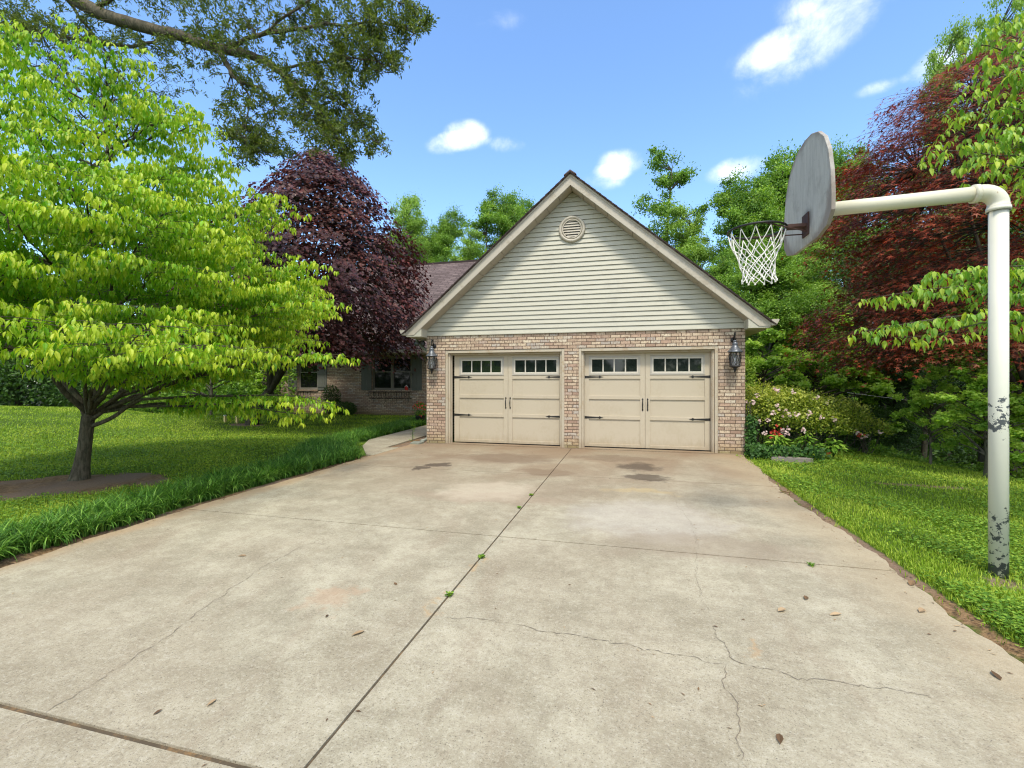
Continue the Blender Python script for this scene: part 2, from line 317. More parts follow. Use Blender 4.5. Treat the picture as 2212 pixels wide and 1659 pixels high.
M['dogleaf2'] = leaf_mat('dogwood_leaf_pale', [(0, (0.11, 0.26, 0.03)), (0.5, (0.20, 0.40, 0.05)), (1, (0.34, 0.54, 0.09))], (0.62, 0.66, 0.06), 0.45)
M['oakleaf'] = leaf_mat('oak_leaf', [(0, (0.05, 0.08, 0.016)), (0.6, (0.115, 0.165, 0.028)), (1, (0.25, 0.29, 0.05))], None, 0.4)
M['plum'] = leaf_mat('plum_leaf', [(0, (0.028, 0.015, 0.013)), (0.45, (0.070, 0.032, 0.026)), (0.8, (0.15, 0.055, 0.045)), (1, (0.18, 0.11, 0.085))], (0.30, 0.065, 0.045), 0.22, 0.42, 0.3, (1.4, 0.5, 0.5))
M['redmaple'] = leaf_mat('red_maple_leaf', [(0, (0.035, 0.014, 0.011)), (0.4, (0.11, 0.037, 0.020)), (0.75, (0.29, 0.066, 0.026)), (1, (0.20, 0.12, 0.06))], (0.62, 0.10, 0.03), 0.28, 0.45, 0.2, (1.5, 0.5, 0.4))
M['wood1'] = leaf_mat('woodland_leaf', [(0, (0.06, 0.15, 0.018)), (0.5, (0.14, 0.28, 0.03)), (1, (0.25, 0.42, 0.05))], (0.38, 0.54, 0.06), 0.35)
M['wood2'] = leaf_mat('woodland_leaf_light', [(0, (0.12, 0.23, 0.03)), (0.5, (0.23, 0.38, 0.055)), (1, (0.35, 0.52, 0.09))], (0.42, 0.56, 0.08), 0.35)
M['lime'] = leaf_mat('small_tree_leaf', [(0, (0.16, 0.32, 0.04)), (0.5, (0.30, 0.48, 0.06)), (1, (0.46, 0.64, 0.10))], (0.55, 0.68, 0.10), 0.5)  # leaf colour brightened in place of sunlight on the small trees
M['wood3'] = leaf_mat('woodland_leaf_dark', [(0, (0.025, 0.065, 0.012)), (0.6, (0.055, 0.12, 0.018)), (1, (0.10, 0.19, 0.03))], None, 0.25)
M['grass'] = leaf_mat('grass_blade', [(0, (0.09, 0.16, 0.014)), (0.5, (0.24, 0.38, 0.025)), (1, (0.52, 0.60, 0.09))], (0.34, 0.31, 0.12), 0.3, 0.6, 0.2)
M['lirio'] = leaf_mat('liriope_blade', [(0, (0.03, 0.09, 0.012)), (0.6, (0.085, 0.22, 0.025)), (1, (0.28, 0.48, 0.08))], None, 0.25, 0.45, 0.22)
M['clover'] = leaf_mat('clover_leaf', [(0, (0.07, 0.16, 0.02)), (0.5, (0.15, 0.29, 0.03)), (1, (0.32, 0.46, 0.06))], None, 0.3, 0.6, 0.2)
M['azalea'] = leaf_mat('azalea_leaf', [(0, (0.05, 0.11, 0.014)), (0.35, (0.18, 0.28, 0.03)), (1, (0.48, 0.54, 0.08))], (0.66, 0.66, 0.14), 0.4)
M['ivy'] = leaf_mat('ivy_leaf', [(0, (0.018, 0.055, 0.012)), (1, (0.07, 0.16, 0.03))], None, 0.15, 0.5, .2)
M['pink'] = leaf_mat('pink_petal', [(0, (0.78, 0.55, 0.52)), (1, (0.88, 0.78, 0.74))], None, 0.35, 0.6, 0.2, (1.1, 0.9, 0.9))
M['coral'] = leaf_mat('coral_petal', [(0, (0.62, 0.07, 0.05)), (1, (0.80, 0.16, 0.11))], None, 0.35, 0.6, 0.2, (1.2, 0.8, 0.8))
M['litter'] = leaf_mat('dry_leaf', [(0, (0.10, 0.06, 0.035)), (0.5, (0.24, 0.15, 0.08)), (1, (0.45, 0.33, 0.2))], None, 0.1, 0.8, 0.1)

# ------------------------------------------------------------------ mesh helpers
coll = scene.collection
def setp(o, label=None, cat=None, group=None, kind=None):
    if label: o['label'] = label
    if cat: o['category'] = cat
    if group: o['group'] = group
    if kind: o['kind'] = kind
    return o
def empty(name, loc, label, cat, group=None):
    o = bpy.data.objects.new(name, None); o.location = tuple(float(v) for v in loc); o.empty_display_size = 0.2
    coll.objects.link(o); return setp(o, label, cat, group)
def np_mesh(name, verts, loops, sizes, mats, parent=None, attrs=None, smooth=False, midx=None, off=None):
    me = bpy.data.meshes.new(name)
    V = np.asarray(verts, np.float32); 
    if parent is not None: V = V-np.array(parent.location, np.float32)
    elif off is not None: V = V-np.array(off, np.float32)
    loops = np.asarray(loops, np.int32); sizes = np.asarray(sizes, np.int32)
    me.vertices.add(len(V)); me.vertices.foreach_set('co', V.ravel())
    me.loops.add(len(loops)); me.loops.foreach_set('vertex_index', loops)
    me.polygons.add(len(sizes)); st = np.zeros(len(sizes), np.int32); st[1:] = np.cumsum(sizes)[:-1]
    me.polygons.foreach_set('loop_start', st); me.polygons.foreach_set('loop_total', sizes)
    if midx is not None: me.polygons.foreach_set('material_index', np.asarray(midx, np.int32))
    me.polygons.foreach_set('use_smooth', np.full(len(sizes), smooth))
    for m in (mats if isinstance(mats, (list, tuple)) else [mats]): me.materials.append(M[m])
    me.update(calc_edges=True)
    for k, v in (attrs or {}).items():
        v = np.asarray(v, np.float32)
        if v.ndim == 2:
            a = me.attributes.new(k, 'FLOAT_VECTOR', 'POINT'); a.data.foreach_set('vector', v.ravel())
        else:
            a = me.attributes.new(k, 'FLOAT', 'POINT'); a.data.foreach_set('value', v)
    o = bpy.data.objects.new(name, me); coll.objects.link(o)
    if parent is not None: o.parent = parent
    elif off is not None: o.location = tuple(float(v) for v in off)
    return o
class MB:
    def __init__(s): s.v = []; s.f = []; s.m = []; s.n = 0; s.uv = []
    def add(s, vs, fs, mi=0):
        for f in fs: s.f.append([i+s.n for i in f]); s.m.append(mi)
        s.v += [tuple(map(float, v)) for v in vs]; s.n += len(vs); return s
    def box(s, x0, x1, y0, y1, z0, z1, mi=0):
        return s.add([(x0, y0, z0), (x1, y0, z0), (x1, y1, z0), (x0, y1, z0), (x0, y0, z1), (x1, y0, z1), (x1, y1, z1), (x0, y1, z1)],
                     [(0, 3, 2, 1), (4, 5, 6, 7), (0, 1, 5, 4), (1, 2, 6, 5), (2, 3, 7, 6), (3, 0, 4, 7)], mi)
    def prism(s, pts, vec, mi=0):       # polygon pts extruded by vec
        n = len(pts); q = [tuple(np.array(p)+np.array(vec)) for p in pts]
        return s.add(list(pts)+q, [tuple(range(n))[::-1], tuple(range(n, 2*n))]+[(i, (i+1) % n, n+(i+1) % n, n+i) for i in range(n)], mi)
    def tube(s, pts, rad, n=8, mi=0, cap=True, closed=False):
        P = [np.array(p, float) for p in pts]; k = len(P)
        if np.isscalar(rad): rad = [rad]*k
        up = None; vs = []; 
        for i in range(k):
            if closed: d = P[(i+1) % k]-P[i-1]
            else: d = P[min(i+1, k-1)]-P[max(i-1, 0)]
            d = d/(np.linalg.norm(d)+1e-9)
            if up is None: up = np.array((0, 0, 1.)) if abs(d[2]) < 0.9 else np.array((1., 0, 0))
            a = np.cross(d, up); a /= np.linalg.norm(a)+1e-9; b = np.cross(a, d); up = b
            for j in range(n):
                t = 2*pi*j/n; vs.append(P[i]+rad[i]*(a*cos(t)+b*sin(t)))
        fs = []
        for i in range(k if closed else k-1):
            i2 = (i+1) % k
            for j in range(n):
                fs.append((i*n+j, i2*n+j, i2*n+(j+1) % n, i*n+(j+1) % n))
        if cap and not closed: fs += [tuple(range(n)), tuple(range((k-1)*n, k*n))[::-1]]
        return s.add(vs, fs, mi)
    def lathe(s, c, prof, n=16, mi=0):   # prof = [(r,z)...] about z axis
        vs = [(c[0]+r*cos(2*pi*j/n), c[1]+r*sin(2*pi*j/n), c[2]+z) for r, z in prof for j in range(n)]
        fs = [(i*n+j, i*n+(j+1) % n, (i+1)*n+(j+1) % n, (i+1)*n+j) for i in range(len(prof)-1) for j in range(n)]
        return s.add(vs, fs, mi)
    def build(s, name, mats, parent=None, smooth=False, off=None, bevel=0, attrs=None):
        lo = [i for f in s.f for i in f]
        o = np_mesh(name, s.v, lo, [len(f) for f in s.f], mats, parent, attrs, smooth, s.m, off)
        if bevel:
            b = o.modifiers.new('bevel', 'BEVEL'); b.width = bevel; b.segments = 2; b.limit_method = 'ANGLE'
        return o

def norm(a): return a/(np.linalg.norm(a, axis=-1, keepdims=True)+1e-9)
T_DOG = (np.array([(0, 0, 0), (.32, .19, .06), (.3, 0, 0), (.32, -.19, .06), (.68, .145, -.01), (.68, 0, -.07), (.68, -.145, -.01), (1, 0, -.2)]),
         [(0, 2, 1), (0, 3, 2), (1, 2, 5, 4), (2, 3, 6, 5), (4, 5, 7), (5, 6, 7)])
T_LEAF = (np.array([(0, 0, 0), (.45, .27, .06), (1, 0, -.06), (.45, -.27, .06)]), [(0, 3, 2, 1)])
T_LEAF2 = (np.array([(0, 0, 0), (.4, .3, .07), (1, 0, -.08), (.4, -.3, .07)]), [(0, 2, 1), (0, 3, 2)])
T_NARROW = (np.array([(0, 0, 0), (.5, .14, .02), (1, 0, -.05), (.5, -.14, .02)]), [(0, 2, 1), (0, 3, 2)])
T_HEART = (np.array([(0, 0, 0), (.12, .36, .05), (.55, .42, .05), (1, 0, -.1), (.55, -.42, .05), (.12, -.36, .05), (.5, 0, -.02)]), [(0, 6, 2, 1), (6, 3, 2), (0, 5, 4, 6), (6, 4, 3)])
_st = [(0.0, 0, 0)]
for i_, (a_, r_) in enumerate([(-118, .55), (-88, .2), (-62, .85), (-30, .26), (0, 1.0), (30, .26), (62, .85), (88, .2), (118, .55)]):
    _st.append((r_*cos(RAD(a_)), r_*sin(RAD(a_)), -.10*r_*r_))
T_STAR = (np.array(_st)*0.6+np.array((.25, 0, 0)), [(0, 1, 2), (0, 2, 3, 4), (0, 4, 5, 6), (0, 6, 7, 8), (0, 8, 9)])
def leafmesh(name, T, P, D, N, S, matn, parent=None, yng_bright=None, rng=None, rnd=None, off=None, wide=None):
    tv, tf = T; n = len(P); k = len(tv); D = norm(D); N = norm(N-D*np.sum(N*D, 1, keepdims=True)); B = np.cross(N, D)
    S = np.broadcast_to(np.asarray(S, float), (n,))
    wd = np.ones(n) if wide is None else wide
    V = P[:, None, :]+S[:, None, None]*(tv[None, :, 0:1]*D[:, None, :]+tv[None, :, 1:2]*wd[:, None, None]*B[:, None, :]+tv[None, :, 2:3]*N[:, None, :])
    base = (np.arange(n)*k)[:, None]
    fl = np.concatenate([np.array(f) for f in tf]); loops = (base+fl[None, :]).ravel()
    sizes = np.tile(np.array([len(f) for f in tf]), n)
    rng = rng or np.random.default_rng(1)
    if rnd is None: rnd = rng.random(n)
    at_ = {'rnd': np.repeat(rnd, k)}
    if yng_bright is not None: at_['yng_bright'] = np.repeat(np.clip(yng_bright, 0, 1), k)
    return np_mesh(name, V.reshape(-1, 3), loops, sizes, matn, parent, at_, False, None, off)
def rvec(rng, n): return norm(rng.normal(size=(n, 3)))
def bez(p0, p1, p2, k):
    t = np.linspace(0, 1, k)[:, None]; return (1-t)**2*p0+2*t*(1-t)*p1+t*t*p2

# ------------------------------------------------------------------ terrain
def sm(x, a, b):
    t = np.clip((x-a)/(b-a), 0, 1); return t*t*(3-2*t)
def terr(X, Y):
    X = np.asarray(X, float); Y = np.asarray(Y, float)
    h = np.zeros(np.broadcast(X, Y).shape)-0.012
    h = h+0.62*sm(-X, 10.5, 21)*sm(Y, -4, 4)*sm(-Y, -20, -9)
    cy = np.where(X < -17, 12.5+(-17-X)*0.3, 14+0*X)
    h = h-2.6*sm(Y-cy, 0, 8)*sm(-X, 16.3, 17.6)
    d = (X-4.65)*0.94+(Y-10.5)*0.35
    h = h-0.05*sm(X, 2.2, 4.5)-2.0*sm(d, 0.1, 7.5)*sm(X, 2.4, 3.4)
    h = h-1.5*sm(np.hypot(X, Y), 30, 90)
    return h
def dirtf(X, Y):
    a = RAD(30); u = (X+7.95)*cos(a)+(Y-4.75)*sin(a); v = -(X+7.95)*sin(a)+(Y-4.75)*cos(a)
    d1 = sm(1.22-np.hypot(u/1.45, v/0.8)+.10*np.sin(u*7+v*5)+.07*np.sin(v*13-u*9), 0, .5)
    d2 = sm(.22-np.abs(X+5.0), 0, .16)*(Y < 8.6)
    d3 = sm(.16-np.abs(X-2.08), 0, .12)*(Y < 9.6)*.75
    d4 = ((X > -5.4) & (X < -4.6) & (Y > 8.9) & (Y < 18))*1.0
    d5 = sm(.35-np.hypot(X-2.72, Y-4.2), 0, .3)*.6
    d6 = sm(1.0-np.hypot((X-4.3)/1.6, (Y-8.0)/.25), 0, .8)*.62+sm(1.0-np.hypot((X+12.3)/1.1, (Y-12.5)/.8), 0, .8)*.8
    return np.clip(np.maximum.reduce([d1, d2, d3, d4, d5, d6]), 0, 1)
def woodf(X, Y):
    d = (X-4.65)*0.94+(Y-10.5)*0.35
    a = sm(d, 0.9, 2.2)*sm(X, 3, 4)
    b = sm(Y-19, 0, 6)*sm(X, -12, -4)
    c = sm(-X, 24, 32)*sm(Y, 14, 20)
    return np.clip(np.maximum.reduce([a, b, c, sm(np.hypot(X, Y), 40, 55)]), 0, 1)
def axis(lo, hi, c0, c1, fine_, growth=1.22):
    a = list(np.arange(c0, c1+1e-6, fine_)); s = fine_
    while a[-1] < hi: s *= growth; a.append(a[-1]+s)
    s = fine_; b = []; p = c0
    while p > lo: s *= growth; p -= s; b.append(p)
    return np.array(b[::-1]+a)
gx = axis(-400, 400, -14, 8, 0.14); gy = axis(-400, 400, 0.5, 18, 0.14)
XX, YY = np.meshgrid(gx, gy); ZZ = terr(XX, YY)-0.012
rg = np.random.default_rng(5)
dr = (XX > -4.95) & (XX < 2.1) & (YY < 10.2)
ZZ = np.where(dr, -0.06, ZZ)
nx, ny = len(gx), len(gy)
idx = np.arange(nx*ny).reshape(ny, nx)
q = np.stack([idx[:-1, :-1], idx[:-1, 1:], idx[1:, 1:], idx[1:, :-1]], -1).reshape(-1, 4)
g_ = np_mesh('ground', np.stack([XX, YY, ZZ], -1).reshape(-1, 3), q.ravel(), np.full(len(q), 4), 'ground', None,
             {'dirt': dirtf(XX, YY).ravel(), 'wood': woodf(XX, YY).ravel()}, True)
setp(g_, kind='structure')

# driveway: slabs with real joints
rr = random.Random(3)
def slab(mb, x0, x1, y0, y1, le=None, re=None):
    n = 40; top = []
    L = [(x0+(le(y) if le else 0), y) for y in np.linspace(y0, y1, n)]
    R = [(x1+(re(y) if re else 0), y) for y in np.linspace(y0, y1, n)]
    vs = []; 
    for (a, b) in zip(L, R):
        vs += [(a[0], a[1], 0), (b[0], b[1], 0), (a[0], a[1], -.1), (b[0], b[1], -.1)]
    fs = []
    for i in range(n-1):
        k = 4*i; fs += [(k, k+1, k+5, k+4), (k+2, k, k+4, k+6), (k+1, k+3, k+7, k+5)]
    fs += [(0, 2, 3, 1), (4*n-4, 4*n-3, 4*n-1, 4*n-2)]
    mb.add(vs, fs)
def wob(y, k=1.0, s=0.0): return .012*k*sin(y*9.3+s)+.02*k*sin(y*2.1+s)+.006*k*sin(y*31+s)
def lwob(y): return wob(y, 1, 1)+(0.25*sm(y, 3.4, 1.6))
def rwob(y): return wob(y, 1.6, 4)+0.2*float(sm(y, 7.4, 9.2))
mb = MB(); gap = 0.015
ys = [-3.0, 1.45, 4.18, 7.10, 9.96]
for i in range(4):
    y0, y1 = ys[i]+gap*.65, ys[i+1]-gap*.65
    if i == 0: y1 -= .008
    slab(mb, -4.93, -1.2-gap/2, y0, y1, le=lwob); slab(mb, -1.2+gap/2, 2.02, y0, y1, re=rwob)
mb.box(-4.6, 2.25, 9.965, 10.19, -.1, 0.012)
# joint filling a little below the surface
for yy in ys[1:4]: mb.box(-4.85, 1.98, yy-.02, yy+.02, -.09, -.0075 if yy > 2 else -.012, 2)
mb.box(-1.225, -1.175, -2.9, 9.94, -.088, -.009, 2)
# hairline cracks: ragged ribbons
def crack(pts, wd=0.004, seed=0, jag=.011):
    r = random.Random(seed); P = [gp(*p) for p in pts]; out = []
    for a, b in zip(P[:-1], P[1:]):
        L = np.linalg.norm(b-a); n = max(2, int(L/.018)); d = (b-a)/L; nn = np.array((-d[1], d[0], 0))
        off_ = 0
        for i in range(n):
            off_ = off_*.8+r.gauss(0, jag); out.append(a+(b-a)*i/n+nn*off_*min(i, n-i)/n*2)
    out.append(P[-1]); vs = []; m = len(out)
    for i, p in enumerate(out):
        d = out[min(i+1, m-1)]-out[max(i-1, 0)]; d /= np.linalg.norm(d)+1e-9; nn = np.array((-d[1], d[0], 0))
        ww = wd*.75*(0.2+r.random()*1.3)*min(1, (i+2)/8, (m-i+1)/8)
        vs += [p+nn*ww/2+np.array((0, 0, .0035)), p-nn*ww/2+np.array((0, 0, .0035))]
    mb.add(vs, [(2*i, 2*i+1, 2*i+3, 2*i+2) for i in range(m-1)], 1)
def Z4(x, y): return ((x/1.44)*.72005, (1300+y/1.44)*.72005)
def Z5(x, y): return ((1536+x/1.44)*.72005, (1300+y/1.44)*.72005)
crack([Z4(*p) for p in [(1480, 430), (1290, 495), (1130, 580), (1080, 620), (890, 750), (740, 870), (680, 910), (520, 1010), (370, 1105), (235, 1180), (60, 1290), (0, 1315)]], .004, 1)
crack([Z5(*p) for p in [(0, 825), (250, 868), (500, 912), (740, 960), (925, 1000)]], .005, 2)
crack([Z5(*p) for p in [(865, 830), (880, 880), (930, 935), (990, 995), (1100, 1018), (1380, 1070), (1620, 1100), (1850, 1140)]], .005, 3)
crack([Z5(*p) for p in [(925, 1000), (905, 1070), (960, 1145), (985, 1270), (1000, 1400), (1015, 1446)]], .0055, 4)
crack([Z5(*p) for p in [(700, 255), (710, 310), (760, 370), (800, 460), (795, 520), (800, 640), (860, 800)]], .0025, 5)
crack([Z4(*p) for p in [(1880, 795), (2060, 800), (2210, 825)]], .0035, 6)
o = mb.build('driveway', ['concrete', 'crack', 'joint']); setp(o, kind='structure')
# path along the garage to the front door
mb = MB()
mb.prism([(-4.91, 8.1, .004), (-4.91, 9.2, .004), (-5.22, 9.12, .004), (-5.28, 11.3, .004), (-5.5, 17.6, .004), (-6.7, 17.6, .004), (-6.5, 13.9, .004), (-6.3, 10.2, .004), (-5.85, 9.2, .004), (-5.1, 8.15, .004)], (0, 0, -.1))
o = mb.build('path', ['path']); setp(o, kind='structure')

# ------------------------------------------------------------------ the house
XC = -1.185; SL = 0.854; WL, WR = -4.64, 2.27; YF = 10.0
house = empty('brick_house', (XC, 10, 0), 'tan brick house with a two-door garage gable in grey-green siding and brown shingle roof', 'house')
def P_(mb, name, mats, **kw): return mb.build(name, mats, house, **kw)
w_ = MB()
for a, b in ((WL, -4.17), (-1.36, -1.05), (1.77, WR)): w_.box(a, b, YF, YF+.3, -.4, 2.2)
w_.box(WL, WR, YF, YF+.3, 2.2, 2.55)
w_.box(-4.17, -1.36, YF+.003, YF+.3, 2.19, 2.1985); 
w_.box(WL, WL+.25, YF+.3, 17.9, -.4, 2.55); w_.box(WR-.25, WR, YF+.3, 17.9, -2.5, 2.55)
P_(w_, 'garage_wall', ['brick'])
# main wing wall with window openings
WY = 17.9
wins = [(-14.72, -13.68, False), (-10.90, -9.02, True)]
mb = MB(); x = -17.1
for a, b, dbl in wins:
    mb.box(x, a, WY, WY+.3, -1.2, 2.8); mb.box(a, b, WY, WY+.3, -1.2, 1.02); mb.box(a, b, WY, WY+.3, 2.5, 2.8); x = b
mb.box(x, WL, WY, WY+.3, -1.2, 2.8); mb.box(-17.1, -16.8, WY+.3, 29, -3.2, 2.8)
# gable end of the wing
P_(mb, 'wing_wall', ['brick'])
for a, b, dbl in wins:
    mb = MB(); mb.box(a-.04, b+.04, WY-.05, WY-.002, 1.0, 1.07); P_(mb, 'brick_sill', ['brick'])
mb = MB(); mb.prism([(-16.9, 17.9, 2.8), (-16.9, 24.1, 7.9), (-16.9, 30.3, 2.8)], (-.12, 0, 0)); P_(mb, 'wing_gable', ['siding'])

# gable siding: lapped courses
mb = MB(); ex = 0.1016; z = 2.55; yb = YF
apex = 5.61
def xl(z): return max(WL, XC-(apex-z)/SL)
def xr(z): return min(WR, XC+(apex-z)/SL)
while z < apex-.06:
    z1 = min(z+ex, apex-.01)
    zc = z1-.006
    a0, a1, b0, b1 = xl(z)+.004, xl(zc)+.004, xr(z)-.004, xr(zc)-.004
    yo, yi = yb-.026, yb-.004
    mb.add([(a0, yo, z), (b0, yo, z), (b1, yi, zc), (a1, yi, zc)], [(0, 1, 2, 3)])
    mb.add([(a0, yo, z), (b0, yo, z), (b0, yb+.02, z+.001), (a0, yb+.02, z+.001)], [(3, 2, 1, 0)])
    z = z1
mb.prism([(WL+.01, yb+.021, 2.551), (WR-.01, yb+.021, 2.551), (WR-.01, yb+.021, 2.66), (XC, yb+.021, apex), (WL+.01, yb+.021, 2.66)], (0, .12, 0))
P_(mb, 'gable_siding', ['siding'])
mb = MB()
mb.box(WL-.004, WL+.032, YF-.034, YF-.0235, 2.535, 2.67); mb.box(WR-.032, WR+.004, YF-.034, YF-.0235, 2.535, 2.67)
mb.box(WL+.033, WR-.033, YF-.030, YF-.001, 2.535, 2.549)
P_(mb, 'siding_trim', ['siding'])
# vent
vent = MB(); vc = (-1.19, YF-.03, 4.79); ring = [(vc[0]+.255*cos(t), vc[1]-.005, vc[2]+.255*sin(t)) for t in np.linspace(0, 2*pi, 40, endpoint=False)]
vent.tube(ring, .036, 8, closed=True)
ring = [(vc[0]+.205*cos(t), vc[1]-.018, vc[2]+.205*sin(t)) for t in np.linspace(0, 2*pi, 40, endpoint=False)]
vent.tube(ring, .016, 6, closed=True)
vo = P_(vent, 'gable_vent', ['trim'], smooth=True)
lv = MB()
for i in range(7):
    z = vc[2]-.17+i*.056; hw = sqrt(max(.001, .2**2-(z-vc[2])**2))
    lv.add([(vc[0]-hw, vc[1]-.02, z), (vc[0]+hw, vc[1]-.02, z), (vc[0]+hw, vc[1]+.01, z+.045), (vc[0]-hw, vc[1]+.01, z+.045), (vc[0]-hw, vc[1]-.02, z+.008), (vc[0]+hw, vc[1]-.02, z+.008), (vc[0]+hw, vc[1]+.01, z+.053), (vc[0]-hw, vc[1]+.01, z+.053)],
           [(0, 1, 2, 3), (7, 6, 5, 4), (0, 4, 5, 1), (3, 2, 6, 7)])
disc = [(vc[0]+.2*cos(t), vc[1]+.006, vc[2]+.2*sin(t)) for t in np.linspace(0, 2*pi, 32, endpoint=False)]
lv.prism(disc, (0, .01, 0), 1)
lo_ = lv.build('vent_louvre', ['trim', 'black']); lo_.parent = vo; lo_.location = (0, 0, 0)
lo_.matrix_parent_inverse = Matrix.Translation(-Vector(house.location))

# roof of the garage
Yr0, Yr1 = 9.65, 21.4
HW = 3.83; zt0 = 5.86
def roofplane(sgn, name='roof'):
    mb = MB(); uv = []
    xo = XC+sgn*(HW+.03); zo = zt0-.0-(HW+.03)*SL
    th = .035
    a = [(XC, Yr0-.05, zt0), (xo, Yr0-.05, zo), (xo, Yr1, zo), (XC, Yr1, zt0)]
    tnv = np.array((0, 0, th))
    mb.add(a+[tuple(np.array(p)+tnv) for p in a], [(0, 1, 2, 3), (7, 6, 5, 4), (0, 4, 5, 1), (1, 5, 6, 2), (2, 6, 7, 3)])
    k = sqrt(1+SL*SL); uv = [(p[1], (zt0-p[2])*k/SL, 0) for p in mb.v]
    return mb, uv
mr = MB(); uvs = []
for sgn in (-1, 1):
    mb, uv = roofplane(sgn); mr.add(mb.v, mb.f); uvs += uv
# ragged shingle butts along the rake
for sgn in (-1, 1):
    for i in range(36):
        t0 = i*.143/sqrt(1+SL*SL); x0 = XC+sgn*t0; z0 = zt0-t0*SL
        mr.add([(x0, Yr0-.066, z0+.028), (x0+sgn*.10, Yr0-.066, z0+.038-.10*SL), (x0+sgn*.10, Yr0+.2, z0+.052-.10*SL), (x0, Yr0+.2, z0+.036),
                (x0, Yr0-.066, z0+.005), (x0+sgn*.10, Yr0-.066, z0+.005-.10*SL)], [(0, 1, 2, 3), (0, 4, 5, 1)])
        uvs += [(0, 0, 0)]*6
mr.prism([(XC, Yr0-.07, zt0+.062), (XC+.13, Yr0-.07, zt0-.035), (XC+.13, Yr0-.07, zt0-.055), (XC, Yr0-.07, zt0+.03), (XC-.13, Yr0-.07, zt0-.055), (XC-.13, Yr0-.07, zt0-.035)][::-1], (0, Yr1-Yr0, 0)); uvs += [(.1, .1, 0)]*12
# wing roof
ye, ze, yr, zr = 17.45, 2.78, 24.1, 8.12
k = sqrt((yr-ye)**2+(zr-ze)**2)
for (ya, za, yb_, zb_) in ((ye, ze, yr, zr), (2*yr-ye, ze, yr, zr)):
    n0 = len(mr.v)
    mr.add([(-17.5, ya, za), (1.0, ya, za), (1.0, yb_, zb_), (-17.5, yb_, zb_)]+[(-17.5, ya, za+.04), (1.0, ya, za+.04), (1.0, yb_, zb_+.04), (-17.5, yb_, zb_+.04)],
           [(0, 3, 2, 1), (4, 5, 6, 7), (0, 1, 5, 4), (1, 2, 6, 5), (3, 0, 4, 7)])
    uvs += [(-17.5, 0, 0), (1, 0, 0), (1, k, 0), (-17.5, k, 0)]*2
mr.box(-17.5, 1.0, yr-.1, yr+.1, zr-.05, zr+.07); uvs += [(0, .003, 0)]*8
P_(mr, 'roof', ['shingle'], attrs={'uvr': np.array(uvs)})
mb = MB(); mb.box(-17.45, WL-.4, ye-.02, ye-.001, ze-.2, ze-.005); mb.box(-17.45, WL-.4, ye, WY, ze-.2, ze-.18); P_(mb, 'wing_eave', ['trim'])
mb = MB(); mb.box(-17.4, WL-.5, ye-.15, ye-.03, ze-.14, ze-.0); P_(mb, 'gutter', ['trim'])
# rake fascia
mb = MB(); fv = .235
for sgn in (-1, 1):
    xo = XC+sgn*HW; zo = zt0-HW*SL
    mb.prism([(XC, Yr0, zt0-.004), (xo, Yr0, zo-.004), (xo, Yr0, zo-.06), (xo-sgn*.21, Yr0, zo-fv+.21*SL), (XC, Yr0, zt0-fv)][::sgn], (0, .02, 0))
P_(mb, 'rake_board', ['trim'])
mb = MB()
for sgn in (-1, 1):      # narrow upper trim
    xo = XC+sgn*(HW+.015); zo = zt0-(HW+.015)*SL
    mb.prism([(XC, Yr0-.012, zt0-.003), (xo, Yr0-.012, zo-.003), (xo, Yr0-.012, zo-.045), (XC, Yr0-.012, zt0-.05)][::sgn], (0, .011, 0))
P_(mb, 'drip_edge', ['trim'])
# eave returns
for sgn in (-1, 1):
    xe = XC+sgn*HW; xi = XC+sgn*3.435
    mb = MB(); ze_ = zt0-HW*SL
    mb.prism([(xi, Yr0+.012, 2.50), (xe-sgn*.01, Yr0+.012, 2.50), (xe-sgn*.01, Yr0+.012, ze_-.05), (xi, Yr0+.012, ze_+.10)][::sgn], (0, .348-.026, 0))
    P_(mb, 'eave_return', ['siding'])
    mb = MB(); mb.box(min(xe, WL if sgn < 0 else WR), max(xe, WL if sgn < 0 else WR), YF+.0, 17.4 if sgn < 0 else 18, 2.49, 2.51)
    P_(mb, 'eave_soffit', ['soffit'])
    mb = MB(); s2 = sgn; x0 = xe+sgn*.003
    prof = [(x0, 2.535), (x0+s2*.075, 2.535), (x0+s2*.125, 2.63), (x0+s2*.125, 2.652), (x0, 2.652)]
    y0_, y1_ = Yr0-.04, (17.4 if sgn < 0 else 19)
    mb.prism([(a, y0_, b) for a, b in prof][::s2], (0, y1_-y0_, 0))
    P_(mb, 'gutter', ['trim'])
# soffit panels under the rake
mb = MB(); n = 14
for sgn in (-1, 1):
    for i in range(n):
        t0, t1 = i*HW*.93/n+.004, (i+1)*HW*.93/n-.004
        pz = lambda t: zt0-.245-t*SL
        mb.prism([(XC+sgn*t0, Yr0+.022, pz(t0)), (XC+sgn*t1, Yr0+.022, pz(t1)), (XC+sgn*t1, Yr0+.022, pz(t1)+.02), (XC+sgn*t0, Yr0+.022, pz(t0)+.02)][::sgn], (0, .30, 0))
    mb.prism([(XC+sgn*.01, Yr0+.30, zt0-.262), (XC+sgn*HW*.91, Yr0+.30, zt0-.262-HW*.91*SL), (XC+sgn*HW*.91, Yr0+.30, zt0-.222-HW*.91*SL), (XC+sgn*.01, Yr0+.30, zt0-.222)][::sgn], (0, .022, 0))
P_(mb, 'soffit', ['soffit'])
mb = MB()   # ceiling board above soffit so that nothing shows through the seams
for sgn in (-1, 1):
    mb.prism([(XC, Yr0+.03, zt0-.15), (XC+sgn*HW*.97, Yr0+.03, zt0-.15-HW*.97*SL), (XC+sgn*HW*.97, Yr0+.03, zt0-.18-HW*.97*SL), (XC, Yr0+.03, zt0-.18)], (0, 1.2, 0))
P_(mb, 'roof_deck', ['black'])
